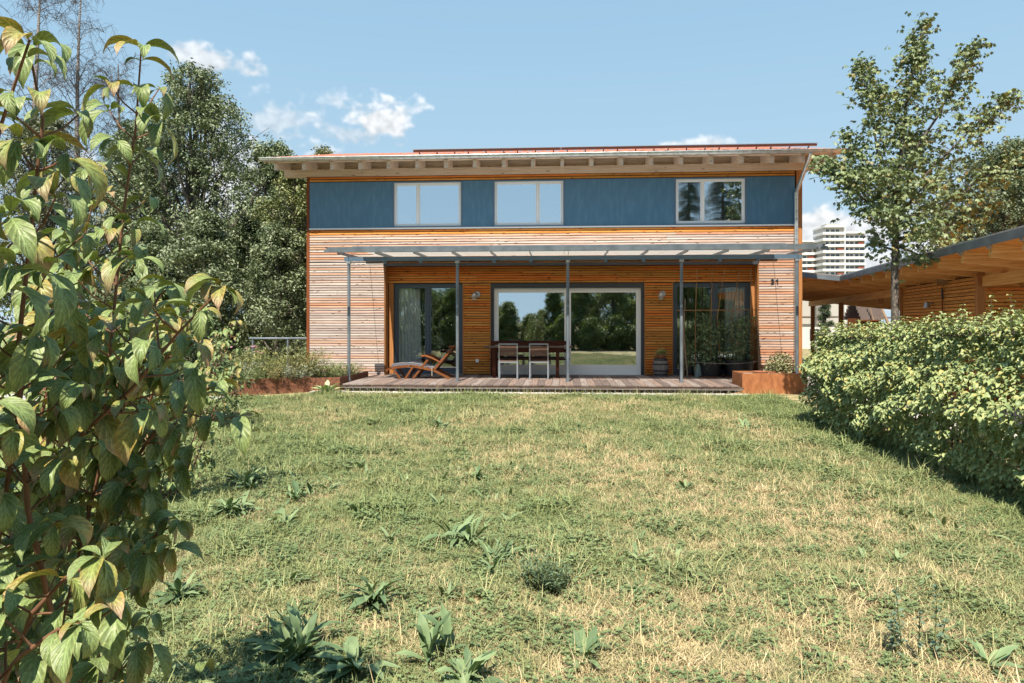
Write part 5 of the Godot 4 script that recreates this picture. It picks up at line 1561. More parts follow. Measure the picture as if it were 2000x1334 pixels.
func young_maple() -> void:
	var t := thing("young_maple", "young maple tree with open crown in front of the carport", "tree", Vector3(6.28, 0, 4.94))
	rng.seed = 33
	var o := Vector3(6.28, 0, 4.94)
	var st := stnew()
	tube(st, [Vector3(0, -0.05, 0), Vector3(0.01, 1.2, 0), Vector3(0, 2.66, 0), Vector3(0.04, 3.82, 0), Vector3(0.14, 4.97, -0.01), Vector3(0.31, 6.17, -0.12), Vector3(0.66, 7.3, -0.25)], [0.085, 0.072, 0.066, 0.05, 0.036, 0.022, 0.008], 10)
	part(t, "trunk", done(st), M.bark)
	var br := [
[Vector3(6.32, 3.43, 4.94), Vector3(5.68, 3.99, 5.08), Vector3(5.17, 4.45, 5.22), Vector3(4.78, 4.54, 5.35)],
[Vector3(6.32, 3.14, 4.94), Vector3(5.85, 3.70, 5.15), Vector3(5.41, 4.0, 5.35), Vector3(5.15, 4.30, 5.53)],
[Vector3(6.30, 2.95, 4.94), Vector3(6.08, 3.06, 4.82), Vector3(5.95, 3.18, 4.68)],
[Vector3(6.35, 4.11, 4.94), Vector3(5.96, 4.78, 4.96), Vector3(5.82, 5.75, 4.97), Vector3(5.65, 6.59, 4.99)],
[Vector3(6.45, 5.17, 4.93), Vector3(6.20, 5.61, 4.75), Vector3(5.99, 6.17, 4.56)],
[Vector3(6.40, 4.49, 4.93), Vector3(7.07, 5.46, 4.89), Vector3(7.46, 6.23, 4.86), Vector3(7.77, 6.83, 4.84)],
[Vector3(6.37, 3.91, 4.94), Vector3(7.21, 4.76, 4.98), Vector3(7.82, 5.40, 5.04), Vector3(8.31, 5.80, 5.11)],
[Vector3(6.35, 3.53, 4.94), Vector3(7.28, 3.82, 4.84), Vector3(8.07, 4.41, 4.75), Vector3(8.53, 4.81, 4.69)],
[Vector3(6.32, 3.14, 4.94), Vector3(7.06, 3.36, 4.72), Vector3(7.74, 3.58, 4.51), Vector3(8.33, 3.90, 4.30)],
[Vector3(6.32, 3.05, 4.94), Vector3(6.71, 2.84, 5.06), Vector3(7.10, 3.01, 5.19)],
[Vector3(6.49, 5.75, 4.93), Vector3(6.81, 6.25, 4.86), Vector3(6.74, 6.85, 4.81)],
[Vector3(6.37, 4.01, 4.94), Vector3(5.81, 4.54, 4.78), Vector3(5.50, 5.27, 4.59)],
[Vector3(6.35, 3.62, 4.94), Vector3(6.46, 3.93, 5.38), Vector3(6.60, 4.21, 5.82)],
[Vector3(6.35, 3.82, 4.94), Vector3(6.00, 4.12, 5.41), Vector3(5.52, 4.30, 5.90)],
[Vector3(6.35, 3.82, 4.94), Vector3(6.79, 4.58, 4.51), Vector3(7.18, 5.38, 4.08)],
[Vector3(6.32, 3.24, 4.94), Vector3(5.95, 3.46, 5.38), Vector3(5.62, 3.59, 5.81)],
[Vector3(6.32, 3.14, 4.94), Vector3(6.44, 3.27, 5.43), Vector3(6.55, 3.30, 5.93)],
[Vector3(6.42, 4.97, 4.93), Vector3(6.59, 6.17, 4.82), Vector3(6.94, 7.42, 4.70)],
[Vector3(6.32, 3.8, 4.93), Vector3(6.40, 4.6, 4.95), Vector3(6.45, 5.3, 4.9)]]
	var xf := []
	var cols := PackedColorArray()
	for b in br:
		var bs := stnew()
		var pts := []
		var rad := []
		for i in b.size():
			pts.append(b[i] - o)
			rad.append(lerpf(0.03, 0.006, float(i) / (b.size() - 1)))
		tube(bs, pts, rad, 6, false)
		var length := 0.0
		for i in pts.size() - 1: length += (pts[i + 1] - pts[i]).length()
		for k in int(length * 105):
			var f := pow(rng.randf(), 0.85)
			f = 0.12 + 0.90 * f
			var s := minf(f, 0.999) * (pts.size() - 1)
			var i := int(s)
			var p: Vector3 = (pts[i] as Vector3).lerp(pts[i + 1], s - i)
			var r := 0.50 * (1.08 - f * 0.72)
			var d := Vector3(rng.randfn(), rng.randfn() * 0.8, rng.randfn()) * r * 0.55
			xf.append(Transform3D(Basis.from_euler(Vector3(rr(-0.5, 0.5), rr(0, TAU), rr(-0.5, 0.5))).scaled(Vector3.ONE * rr(0.075, 0.125)), p + d))
			var c := Color(0.11, 0.155, 0.07).lerp(Color(0.23, 0.285, 0.12), rng.randf())
			if rng.randf() < 0.08: c = c.lerp(Color(0.33, 0.26, 0.10), 0.6)
			cols.append(c)
			if k % 16 == 0: tube(bs, [p, p + d], [0.006, 0.003], 4, false)
		part(t, "branch", done(bs), M.bark)
	# short snag where a limb broke off
	scatter(t, "crown", leaf_mesh("maple"), M.leaf, xf, cols)

# ================= dogwood shrubs =================
func dogwood_shrub(called: String, label: String, stems: Array, twig_gap: float, size: float, flushed: float, parts: int, group: String) -> Node3D:
	var base: Vector3 = stems[0][0]
	base.y = 0.0
	var t := thing(called, label, "shrub", base, 0.0, group)
	var all := []
	for s in stems:
		var st := stnew()
		var pts := []
		var rad := []
		var ground_pt: Vector3 = s[0]
		if ground_pt.y > 0.05: pts.append(Vector3(lerpf(ground_pt.x, base.x, 0.5), 0.0, lerpf(ground_pt.z, base.z, 0.5)) - base)
		for i in s.size(): pts.append(s[i] - base)
		for i in pts.size(): rad.append(lerpf(0.0075, 0.002, float(i) / (pts.size() - 1)))
		tube(st, pts, rad, 7, false)
		# fine polyline
		var line := []
		for i in pts.size() - 1:
			var n := maxi(1, int((pts[i + 1] - pts[i]).length() / 0.03))
			for k in n: line.append((pts[i] as Vector3).lerp(pts[i + 1], float(k) / n))
		line.append(pts[-1])
		var run := 0.0
		var turn := rr(0, TAU)
		var total := line.size() * 0.03
		for i in range(1, line.size()):
			run += 0.03
			var f := float(i) / line.size()
			var dir: Vector3 = (line[i] - line[i - 1]).normalized()
			var tip := clampf((f - 0.55) / 0.45, 0, 1)
			if run > twig_gap * lerpf(1.0, 0.75, tip):
				run = 0.0
				turn += PI / 2
				for side in [0.0, PI]:
					var a: float = turn + side + rr(-0.4, 0.4)
					if f > 0.93:
						dog_leaf(all, line[i], a, dir, size * lerpf(1.0, 0.62, clampf((f - 0.92) / 0.08, 0, 1)), flushed + tip * 0.32)
					elif f > 0.08 and (line[i].y > 0.95 or rng.randf() < 0.45) and rng.randf() < 0.85:
						# a side twig with its own pairs
						var l := rr(0.08, 0.27) * (1.0 - f * 0.5)
						var fr := frame_of(dir)
						var out := (fr.x * cos(a) + fr.z * sin(a) + Vector3(0, 0.55, 0)).normalized()
						var q0: Vector3 = line[i]
						var q1 := q0 + out * l * 0.55
						var q2 := q0 + out * l + Vector3(0, l * 0.18, 0)
						tube(st, [q0, q1, q2], [0.0026, 0.002, 0.0014], 5, false)
						var n := maxi(1, int(l / 0.062))
						var tt := rr(0, TAU)
						for k in n:
							var p := q0.lerp(q2, (k + 1.0) / n)
							tt += PI / 2
							for s2 in [0.0, PI]:
								dog_leaf(all, p, tt + s2 + rr(-0.3, 0.3), out, size * rr(0.75, 1.1), flushed + 0.15 * f)
						tt += PI / 2
						for s2 in [0.0, PI]: dog_leaf(all, q2, tt + s2, out, size * 0.8, flushed + 0.2 * f)
		# end of the shoot: a whorl of four and a bud pair
		var d: Vector3 = (line[-1] - line[-3]).normalized()
		for k in 4: dog_leaf(all, line[-1], turn + k * PI / 2 + 0.3, d, size * rr(0.7, 0.95), flushed + 0.3)
		part(t, "stem", done(st), M.stem_red)
	# the leaves that show largest are parts of their own, the rest one mass for each look
	for e in all:
		var w: Vector3 = base + (e[0] as Transform3D).origin
		var v := w - EYE
		var fwd := Basis(Vector3.UP, deg_to_rad(3.88)) * Vector3.FORWARD
		var side := Basis(Vector3.UP, deg_to_rad(3.88)) * Vector3.RIGHT
		var z := v.dot(fwd)
		var inside := z > 0.2 and absf(v.dot(side) / z) < 0.73 and absf(v.y / z + 0.03) < 0.5
		e.append(v.length() if inside else 99.0)
	all.sort_custom(func(x, y): return x[4] < y[4])
	var rest := {}
	for i in all.size():
		var e: Array = all[i]
		if i < parts:
			var lf := part(t, "leaf", dogwood_leaf(e[1], e[2]), M.dogwood, Vector3.ZERO)
			lf.transform = e[0]
		else:
			var key: int = e[1] * 3 + e[2]
			if not rest.has(key): rest[key] = [[], PackedColorArray()]
			rest[key][0].append(e[0])
			rest[key][1].append(e[3])
	for key in rest:
		scatter(t, "leaves", dogwood_leaf(key / 3, key % 3), M.dogwood, rest[key][0], rest[key][1])
	return t

func dog_leaf(all: Array, p: Vector3, a: float, dir: Vector3, size: float, flushed: float) -> void:
	var fr := frame_of(dir)
	# leaves swing towards the sunny side
	var out := (fr.x * cos(a) + fr.z * sin(a) + dir * 0.25 + Vector3(-0.05, 0.0, 0.75))
	var yaw := atan2(-out.z, out.x)
	var pitch := clampf(asin(clampf(out.normalized().y, -0.9, 0.9)) * 0.6, -0.4, 0.6) + rr(-0.25, 0.15)
	var s := size * rr(0.5, 1.18)
	var b := Basis(Vector3.UP, yaw) * Basis(Vector3.BACK, pitch) * Basis(Vector3.RIGHT, rr(-0.45, 0.45))
	var fl := 0
	var roll := rng.randf()
	if roll < flushed * 0.5: fl = 2
	elif roll < flushed: fl = 1
	var k := rr(0.8, 1.12)
	all.append([Transform3D(b.scaled(Vector3.ONE * s), p + b * Vector3(0.1 * s, 0, 0)), rng.randi() % 4, fl, Color(k, k, k * rr(0.9, 1.05))])

func near_shrubs() -> void:
	rng.seed = 101
	var stems := [
[Vector3(-1.191, 0.586, 17.124), Vector3(-1.199, 0.912, 17.124), Vector3(-1.191, 1.134, 17.124), Vector3(-1.162, 1.511, 17.124), Vector3(-1.125, 1.881, 17.124), Vector3(-1.073, 2.096, 17.154), Vector3(-1.036, 2.281, 17.191)],
[Vector3(-1.095, 0.705, 17.346), Vector3(-1.095, 1.208, 17.494), Vector3(-1.066, 1.526, 17.561), Vector3(-1.006, 1.792, 17.598), Vector3(-0.962, 1.977, 17.627), Vector3(-0.984, 2.111, 17.635)],
[Vector3(-1.221, 0.890, 17.501), Vector3(-1.117, 1.341, 17.642), Vector3(-1.021, 1.718, 17.709), Vector3(-0.955, 1.933, 17.738), Vector3(-0.873, 2.066, 17.775)],
[Vector3(-1.325, 0.845, 17.287), Vector3(-1.191, 1.171, 17.346), Vector3(-1.073, 1.341, 17.376), Vector3(-0.925, 1.459, 17.405), Vector3(-0.807, 1.578, 17.435), Vector3(-0.696, 1.674, 17.464)],
[Vector3(-1.243, 0.816, 17.057), Vector3(-1.162, 1.171, 17.087), Vector3(-1.051, 1.311, 17.117), Vector3(-0.910, 1.415, 17.146), Vector3(-0.866, 1.452, 17.139)],
[Vector3(-1.206, 0.845, 17.124), Vector3(-1.103, 1.008, 17.124), Vector3(-0.984, 1.089, 17.109)],
[Vector3(-1.147, 0.668, 17.272), Vector3(-1.021, 0.682, 17.257), Vector3(-0.918, 0.727, 17.250), Vector3(-0.858, 0.756, 17.250)],
[Vector3(-1.473, 0.682, 17.072), Vector3(-1.473, 1.215, 16.998), Vector3(-1.391, 1.570, 16.991), Vector3(-1.347, 1.755, 17.028), Vector3(-1.310, 1.815, 17.057)],
[Vector3(-1.524, 0.571, 16.850), Vector3(-1.428, 1.186, 16.843), Vector3(-1.280, 1.570, 16.835), Vector3(-1.169, 1.711, 16.828)],
[Vector3(-1.650, 0.534, 16.791), Vector3(-1.628, 1.319, 16.710), Vector3(-1.547, 1.778, 16.702), Vector3(-1.495, 1.977, 16.702)],
[Vector3(-1.391, 0.645, 16.991), Vector3(-1.162, 1.230, 17.050), Vector3(-1.036, 1.452, 17.117), Vector3(-0.962, 1.615, 17.146)],
[Vector3(-1.591, 0.468, 16.636), Vector3(-1.384, 1.319, 16.695), Vector3(-1.251, 1.570, 16.687), Vector3(-1.103, 1.644, 16.747)],
[Vector3(-1.258, 0.749, 17.205), Vector3(-1.088, 1.274, 17.265), Vector3(-0.977, 1.496, 17.294), Vector3(-0.940, 1.615, 17.294)],
[Vector3(-1.813, 0.438, 16.502), Vector3(-1.695, 1.297, 16.495), Vector3(-1.539, 1.718, 16.554), Vector3(-1.502, 1.896, 16.554)],
[Vector3(-1.317, 0.823, 17.361), Vector3(-1.191, 1.304, 17.420), Vector3(-1.147, 1.578, 17.420), Vector3(-1.132, 1.681, 17.420)],
[Vector3(-1.095, 0.875, 17.568), Vector3(-1.006, 1.045, 17.598), Vector3(-0.918, 1.126, 17.627), Vector3(-0.851, 1.163, 17.620)],
[Vector3(-0.999, 0.956, 17.709), Vector3(-0.947, 1.015, 17.701), Vector3(-0.858, 1.075, 17.731), Vector3(-0.814, 1.089, 17.731)]]
	dogwood_shrub("dogwood_shrub", "tall dogwood shrub with large drooping leaves close to the viewer", stems, 0.054, 0.112, 0.12, 300, "dogwood shrubs along the left side")
	var more := []
	for i in 22:
		var a := rr(0, TAU)
		var q := Vector3(-3.85 + cos(a) * 0.4, 0.05, 12.6 + sin(a) * 0.5)
		var e := q + Vector3(cos(a) * rr(0.2, 0.7), rr(1.0, 1.75), sin(a) * rr(0.2, 0.8))
		more.append([q, q.lerp(e, 0.5) + Vector3(0, 0.12, 0), e])
	dogwood_shrub("dogwood_shrub", "smaller dogwood shrub half hidden behind the tall dogwood", more, 0.085, 0.095, 0.05, 60, "dogwood shrubs along the left side")
	broad_tree("viburnum_bush", "dark viburnum bush beyond the yellow tipped dogwood shoot", Vector3(-5.95, 0, 8.6), 2.15, 1.15, 0.05, 26, 100, 0.12, Color(0.08, 0.125, 0.05), Color(0.17, 0.215, 0.09), "", "bush", 61)

# ================= hedge =================
func hedge() -> void:
	rng.seed = 202
	var t := thing("dogwood_hedge", "long clipped dogwood hedge along the right side of the lawn", "hedge", Vector3(4.6, 0, 10.5))
	var o := Vector3(4.6, 0, 10.5)
	var bump := noise(77, 0.9, 3)
	var lv := []
	var st := stnew()
	for i in 130:
		var z := rr(7.5, 14.2)
		var x := rr(4.1, 5.3)
		var top := Vector3(x + rr(-0.3, 0.3), rr(0.9, 1.5), z + rr(-0.3, 0.3))
		tube(st, [Vector3(x, 0, z) - o, Vector3(x, 0.5, z).lerp(top, 0.3) - o, top - o], [0.010, 0.007, 0.003], 5, false)
	for i in 42000:
		var u := rng.randf()
		var p: Vector3
		var out: Vector3
		var dep := absf(rng.randfn(0.0, 0.13))
		if u < 0.55:
			var z := rr(7.3, 14.2)
			var y := pow(rng.randf(), 0.8) * (1.36 + 0.035 * (z - 7.5)) + 0.06
			var b := bump.get_noise_2d(z * 1.8, y * 2.4) * 0.30
			var hy := y / 1.5
			var x := 3.82 - b + dep + (0.62 * pow(maxf(hy - 0.5, 0.0) * 2.0, 2.2) if hy > 0.5 else 0.34 * pow((0.5 - hy) * 2.0, 2.0))
			p = Vector3(x, y, z)
			out = Vector3(-1, 0.15, 0)
		elif u < 0.90:
			var z := rr(7.3, 14.2)
			var x := rr(4.25, 5.7)
			var b := bump.get_noise_2d(z * 1.5 + 50, x * 1.5) * 0.14
			p = Vector3(x, 1.40 + b - dep + 0.035 * (z - 7.5), z)
			out = Vector3(rr(-0.6, 0.6), 1, rr(-0.6, 0.6))
		else:
			var x := rr(3.9, 5.7)
			var y := rr(0.06, 1.38)
			p = Vector3(x, y, 7.3 + dep + 0.2 * pow(y / 1.55, 3.0) + bump.get_noise_2d(x * 2.0, y * 2.0) * 0.15)
			out = Vector3(-0.3, 0.1, -1)
		var yaw := atan2(-out.z - 0.8, out.x) + rr(-1.2, 1.2) if out.y < 0.5 else -PI / 2 + rr(-1.7, 1.7)
		var pit := rr(-0.5, 0.6)
		hedge_leaf(lv, p - o, yaw, pit, rr(0.04, 0.088), p.y)
	# long shoots above the clipped top
	for i in 800:
		var z := rr(7.4, 14.0)
		var x := rr(3.95, 5.5)
		var l := rr(0.06, 0.26)
		if i < 9:
			z = [10.9, 11.2, 11.5, 10.6, 11.9, 12.1, 12.3, 11.0, 12.0][i]
			x = [4.35, 4.4, 4.55, 4.3, 4.5, 4.7, 4.6, 4.8, 4.9][i]
			l = [0.34, 0.42, 0.40, 0.28, 0.36, 0.46, 0.34, 0.3, 0.38][i]
		var q := Vector3(x, 1.33 + 0.035 * (z - 7.5), z)
		var e := q + Vector3(rr(-0.12, 0.12), l, rr(-0.12, 0.12))
		tube(st, [q - o, q.lerp(e, 0.5) - o, e - o], [0.004, 0.003, 0.002], 5, false)
		var a := rr(0, TAU)
		var n := int(l / 0.055) + 1
		for k in n:
			a += PI / 2
			for s in [0.0, PI]:
				hedge_leaf(lv, q.lerp(e, (k + 1.0) / n) - o, a + s, rr(0.1, 0.6), lerpf(0.08, 0.045, float(k) / n), 1.7)
	part(t, "stems", done(st), M.twig)
	lv.sort_custom(func(x, y): return x[2] < y[2])
	var xf := []
	var cols := PackedColorArray()
	for i in lv.size():
		if i < 300:
			var v := rng.randi() % 4
			var lf := part(t, "leaf", leaf_mesh("hedge"), hedge_mat(v), Vector3.ZERO)
			lf.transform = lv[i][0]
		else:
			xf.append(lv[i][0])
			cols.append(lv[i][1])
	scatter(t, "leaves", leaf_mesh("hedge"), M.leaf, xf, cols)

func hedge_mat(v: int) -> StandardMaterial3D:
	var key := "hedge%d" % v
	if not M.has(key):
		var m: StandardMaterial3D = M.leaf.duplicate()
		m.albedo_color = ([Color(0.19, 0.255, 0.105), Color(0.25, 0.31, 0.13), Color(0.31, 0.36, 0.155), Color(0.37, 0.385, 0.155)][v] as Color).linear_to_srgb()
		M[key] = m
	return M[key]

func hedge_leaf(lv: Array, p: Vector3, yaw: float, pit: float, s: float, y: float) -> void:
	var b := (Basis(Vector3.UP, yaw) * Basis(Vector3.BACK, pit) * Basis(Vector3.RIGHT, rr(-0.5, 0.5))).scaled(Vector3.ONE * s)
	var c := Color(0.185, 0.25, 0.10).lerp(Color(0.38, 0.425, 0.19), rng.randf())
	if rng.randf() < 0.12: c = c.lerp(Color(0.42, 0.34, 0.10), 0.6)
	var w := p + Vector3(4.6, 0, 10.5)
	var seen := w.distance_to(EYE) if w.x / (18.9 - w.z) < 0.62 and w.x < 4.2 else 99.0
	lv.append([Transform3D(b, p), c, seen])

# ================= lawn =================
func tuft(seed_: int, n: int, rad: float, l0: float, l1: float, w: float, lean: float, dry: float) -> Mesh:
	var r := RandomNumberGenerator.new()
	r.seed = seed_
	var st := stnew()
	for i in n:
		var a := r.randf() * TAU
		var q := sqrt(r.randf()) * rad
		var k := r.randf_range(0.7, 1.25)
		var c := Color(k, k, k)
		if r.randf() < dry: c = Color(k * 1.9, k * 1.45, k * 1.35)
		var up := r.randf_range(lean, 1.45)
		blade(st, Vector3(cos(a) * q, 0, sin(a) * q), Basis(Vector3.UP, r.randf() * TAU) * Basis(Vector3.BACK, up), r.randf_range(l0, l1), w, 2, 0.1, r.randf_range(-1.3, -0.2), 0.3, c, c, c, 1, 0.0, 0.3)
	return done(st)

func clover(seed_: int) -> Mesh:
	var r := RandomNumberGenerator.new()
	r.seed = seed_
	var st := stnew()
	for i in 12:
		var o := Vector3(r.randf_range(-0.05, 0.05), r.randf_range(0.015, 0.05), r.randf_range(-0.05, 0.05))
		var k := r.randf_range(0.8, 1.2)
		var c := Color(k, k, k)
		var a := r.randf() * TAU
		for j in 3:
			blade(st, o, Basis(Vector3.UP, a + j * TAU / 3) * Basis(Vector3.BACK, r.randf_range(-0.1, 0.5)), 0.016, 0.015, 2, 0.2, -0.2, 0.2, c, c, c, 1, 0.0, 0.6)
	return done(st)

func lawn() -> void:
	rng.seed = 303
	var dryness := noise(88, 0.32, 3)
	var fine := noise(89, 1.7, 3)
	var meshes := [tuft(1, 17, 0.055, 0.035, 0.085, 0.0042, 0.35, 0.25), tuft(2, 16, 0.06, 0.03, 0.075, 0.0045, 0.1, 0.45), tuft(3, 9, 0.035, 0.06, 0.15, 0.0042, 0.5, 0.3), clover(4), tuft(5, 15, 0.06, 0.03, 0.07, 0.0034, -0.1, 0.8)]
	var sets := []
	for m in meshes: sets.append([[], PackedColorArray()])
	var fwd := Basis(Vector3.UP, deg_to_rad(3.88)) * Vector3.FORWARD
	var side := Basis(Vector3.UP, deg_to_rad(3.88)) * Vector3.RIGHT
	var patch2 := noise(93, 0.9, 3)
	var count := 0
	while count < 115000:
		var z := 16.3 - pow(rng.randf(), 1.25) * 13.3
		var x := rr(-10.0, 4.6)
		var v := Vector3(x, 0, z) - EYE
		var d := v.dot(fwd)
		if d < 2.0 or absf(v.dot(side) / d) > 0.80: continue
		if z < (3.05 if x < 3.9 else 2.5): continue
		if x < -7.0 and z < 5.0: continue
		if x < -4.9 and z < 4.2 and z < 2.9 + (-4.9 - x) * 0.75: continue
		count += 1
		# dry in the open middle, greener towards the shrubs, the deck and at random
		var dr := 0.50 + dryness.get_noise_2d(x, z) * 0.75 + fine.get_noise_2d(x, z) * 0.5
		dr += clampf(1.0 - absf(x - 1.2) / 4.0, -0.6, 1.0) * 0.22 - 0.10
		if x < -1.0 and z > 10.0: dr -= 0.20
		if z < 5.0: dr -= 0.12
		if x > 3.3: dr -= 0.35
		dr = clampf(dr, 0.0, 1.0)
		var k := 0
		var u := rng.randf()
		if u < dr * 0.42: k = 4
		elif u < 0.48: k = 1
		elif u < 0.80: k = 0
		elif u < 0.90: k = 2
		else: k = 3
		var green := Color(0.17, 0.225, 0.10).lerp(Color(0.29, 0.32, 0.13), rng.randf())
		var straw := Color(0.52, 0.42, 0.22).lerp(Color(0.72, 0.58, 0.37), rng.randf())
		var c := green
		if k == 4: c = straw * 0.88
		elif k != 3: c = green.lerp(straw * 0.85, clampf(dr * dr * rr(0.4, 1.5), 0, 1))
		else: c = Color(0.135, 0.195, 0.085).lerp(Color(0.21, 0.265, 0.115), rng.randf())
		c *= rr(0.92, 1.24)
		var lush := clampf(patch2.get_noise_2d(x, z) * 2.2 - dr * 0.5, 0.0, 1.0)
		var s := rr(0.75, 1.3) * (1.0 if d < 7.0 else 1.12) * (1.0 + lush * 0.7)
		sets[k][0].append(Transform3D(Basis(Vector3.UP, rr(0, TAU)).scaled(Vector3.ONE * s), Vector3(x, -0.004, z)))
		sets[k][1].append(c)
	var t := thing("lawn_grass", "dry half mown lawn of green and straw coloured grass", "grass", Vector3.ZERO, 0.0, "", "stuff")
	var called := ["grass", "grass", "tall_grass", "clover", "dry_grass"]
	for k in meshes.size(): scatter(t, called[k], meshes[k], M.grass, sets[k][0], sets[k][1])
	# small broad leaves of plantain and dandelion growing among the grass
	var bx := []
	var bc := PackedColorArray()
	var patch := noise(91, 0.55, 2)
	while bx.size() < 2600:
		var z := 16.2 - pow(rng.randf(), 1.4) * 12.0
		var x := rr(-5.5, 3.6)
		var want := patch.get_noise_2d(x + 40.0, z) + (0.25 if x < -0.2 and z > 11.0 else -0.1)
		if want < rr(0.0, 0.35): continue
		var heart := Vector3(x, 0.0, z)
		var n := 3 + rng.randi() % 8
		var l := rr(0.05, 0.13)
		for i in n:
			bx.append(Transform3D((Basis(Vector3.UP, rr(0, TAU)) * Basis(Vector3.BACK, rr(0.15, 1.35)) * Basis(Vector3.RIGHT, rr(-0.6, 0.6))).scaled(Vector3.ONE * l * rr(0.5, 1.1)), heart + Vector3(rr(-0.03, 0.03), 0, rr(-0.03, 0.03))))
			bc.append(Color(0.13, 0.19, 0.085).lerp(Color(0.25, 0.32, 0.16), rng.randf()))
	scatter(t, "broad_leaves", leaf_mesh("narrow"), M.leaf_dull, bx, bc)
	# single dry stalks
	var xf := []
	var cols := PackedColorArray()
	for i in 900:
		var z := rr(4.0, 16.0)
		var x := rr(-6.0, 3.7)
		xf.append(Transform3D((Basis(Vector3.UP, rr(0, TAU)) * Basis(Vector3.BACK, rr(0.1, 1.4))).scaled(Vector3.ONE * rr(0.08, 0.22)), Vector3(x, 0.01, z)))
		cols.append(Color(0.5, 0.40, 0.23) * rr(0.8, 1.2))
	for i in 260:
		xf.append(Transform3D((Basis(Vector3.UP, rr(0, TAU)) * Basis(Vector3.BACK, rr(0.9, 1.5))).scaled(Vector3.ONE * rr(0.10, 0.26)), Vector3(rr(-5.0, 4.3), 0.0, rr(2.86, 3.4))))
		cols.append(Color(0.40, 0.36, 0.17) * rr(0.8, 1.2))
	var stalk := stnew()
	blade(stalk, Vector3.ZERO, Basis.IDENTITY, 1.0, 0.02, 4, 0.0, -0.5, 0.3, Color.WHITE, Color.WHITE, Color.WHITE, 1, 0.0, 0.4)
	scatter(t, "stalks", done(stalk), M.grass, xf, cols)
	weeds()

# several leaf bunches growing into one another, leaves of unequal length and tone
func weed_clump(called: String, label: String, at: Vector3, n: int, length: float, width: float, c0: Color, c1: Color, up: float, group: String) -> void:
	var t := thing(called, label, "weed", at, rr(0, TAU), group)
	var hearts := []
	for k in maxi(1, n / 12): hearts.append(Vector3(rng.randfn(), 0, rng.randfn()) * length * 0.26 * (0.0 if k == 0 else 1.0))
	for i in n:
		var v := rng.randi() % 10
		var key := "weed%d_%d" % [v, int(width / length * 20.0)]
		if not leaves.has(key):
			var st := stnew()
			var c := c0.lerp(c1, rng.randf()) * rr(0.8, 1.15)
			c.a = 1.0
			blade(st, Vector3.ZERO, Basis.IDENTITY, 1.0, width / length * rr(0.65, 1.2), 7, rr(0.0, 0.45), rr(-1.5, -0.1), rr(0.1, 0.5), c, c * 1.2, c, 1, rr(0.02, 0.16), rr(0.5, 0.68))
			leaves[key] = done(st)
		var h: Vector3 = hearts[i % hearts.size()]
		var a := rr(0, TAU)
		var pitch := lerpf(rr(0.05, 0.5), rr(0.8, 1.5), clampf(up * rr(0.35, 1.15), 0, 1))
		part(t, "leaf", leaves[key], M.leaf_dull, h + Vector3(rr(-0.012, 0.012), -0.003, rr(-0.012, 0.012)), (Basis(Vector3.UP, a) * Basis(Vector3.BACK, pitch) * Basis(Vector3.RIGHT, rr(-0.5, 0.5))).scaled(Vector3.ONE * length * rr(0.35, 1.1)))

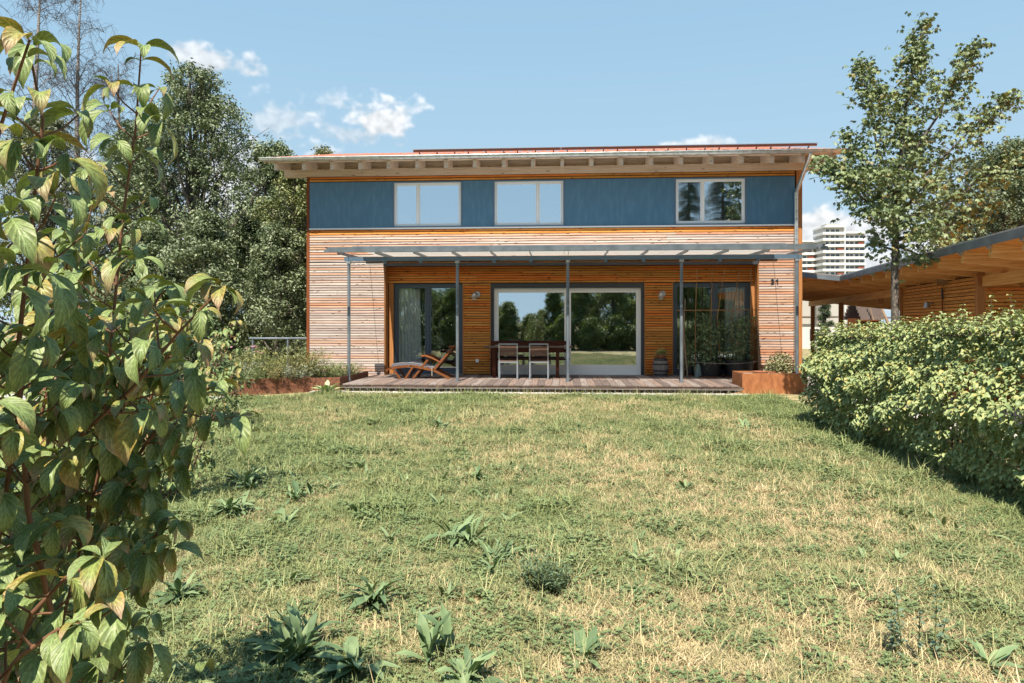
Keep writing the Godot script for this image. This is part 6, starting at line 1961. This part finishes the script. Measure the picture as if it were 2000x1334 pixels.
func weeds() -> void:
	var g0 := Color(0.10, 0.16, 0.075)
	var g1 := Color(0.20, 0.27, 0.13)
	var g := "weeds in the lawn"
	# x, z, leaves, length, width, upright, label
	var list := [
		[-0.78, 13.73, 24, 0.22, 0.034, 1.0, "upright clump of long green leaves near the middle of the lawn"],
		[-1.06, 14.93, 15, 0.21, 0.045, 0.95, "broad leaved weed with two leaves lying flat to its left"],
		[-0.47, 14.20, 26, 0.17, 0.026, 0.9, "green weed clump left of the feathery yarrow"],
		[-0.30, 14.00, 16, 0.15, 0.026, 0.9, "small green clump just behind the yarrow"],
		[-1.27, 15.60, 38, 0.21, 0.036, 1.0, "largest dark leafy weed clump at the bottom of the lawn"],
		[-0.93, 15.70, 18, 0.19, 0.05, 0.95, "broad leaved weed at the bottom edge beside the largest clump"],
		[-0.62, 15.58, 14, 0.20, 0.036, 1.0, "upright narrow weed at the bottom edge left of the middle"],
		[-0.43, 15.78, 18, 0.17, 0.05, 0.8, "wide leaved weed at the bottom edge near the middle"],
		[0.11, 15.50, 12, 0.16, 0.035, 1.0, "small upright weed at the bottom edge right of the middle"],
		[-2.75, 13.15, 44, 0.20, 0.045, 0.75, "wide mat of plantain leaves beside the hidden dogwood's shadow"],
		[-3.02, 12.10, 40, 0.20, 0.042, 0.75, "grey green plantain mat farther back in the shadow"],
		[-2.35, 12.55, 26, 0.18, 0.04, 0.8, "plantain clump at the right end of the shadow"],
		[-2.14, 13.43, 16, 0.17, 0.04, 0.9, "pale upright weed right of the plantain mat"],
		[-1.80, 8.3, 26, 0.20, 0.045, 0.7, "flat weed patch far back towards the deck"],
		[2.78, 8.0, 24, 0.18, 0.045, 0.7, "flat weed patch far back near the hedge's end"],
		[-1.66, 13.1, 14, 0.14, 0.03, 0.9, "small weed between the plantain and the long leaved clump"],
		[-0.85, 11.7, 18, 0.16, 0.035, 0.8, "low weed behind the long leaved clump"],
		[1.19, 12.0, 12, 0.14, 0.03, 0.8, "tiny weed alone in the dry right half"],
		[-2.2, 14.9, 20, 0.16, 0.034, 0.95, "green tuft of leaves beside the tall dogwood"],
		[-3.75, 12.4, 26, 0.20, 0.045, 0.8, "dark leaves at the foot of the hidden dogwood"],
		[1.97, 15.45, 12, 0.15, 0.05, 0.8, "broad pale weed at the bottom right corner"]]
	var i := 0
	for w in list:
		i += 1
		weed_clump("lawn_weed", w[6], Vector3(w[0], 0.0, w[1]), int(w[2] * 1.9), w[3] * 1.25, w[4] * 1.1, g0, g1, w[5], g)
	spire_plant("yarrow_clump", "dark feathery yarrow clump in the middle foreground of the lawn", "weed", Vector3(-0.075, 0.0, 14.62), 0.13, 0.19, 70, 0.026, Color(0.09, 0.14, 0.075), Color(0.15, 0.21, 0.11), g)
	# two tall clover-like stems at the bottom right
	var t := thing("lucerne_plant", "tall blue green lucerne stems at the bottom right of the lawn", "weed", Vector3(1.70, 0, 15.35), 0.0, g)
	var st := stnew()
	var xf := []
	var cols := PackedColorArray()
	for s in 7:
		var a := rr(0, TAU)
		var q := Vector3(cos(a) * 0.10, 0, sin(a) * 0.06)
		var e := q * 1.5 + Vector3(rr(-0.03, 0.03), [0.34, 0.33, 0.22, 0.2, 0.16, 0.14, 0.24][s], rr(-0.03, 0.03))
		part(t, "stem", tubes([q, q.lerp(e, 0.5), e], [0.004, 0.003, 0.002], 5), M.stem_green)
		for k in 26:
			var f := pow(rng.randf(), 0.6)
			xf.append(Transform3D((Basis(Vector3.UP, rr(0, TAU)) * Basis(Vector3.BACK, rr(-0.2, 0.9))).scaled(Vector3.ONE * rr(0.022, 0.04)), q.lerp(e, f)))
			cols.append(Color(0.10, 0.16, 0.10).lerp(Color(0.17, 0.24, 0.16), rng.randf()))
	scatter(t, "leaves", leaf_mesh("small"), M.leaf_dull, xf, cols)
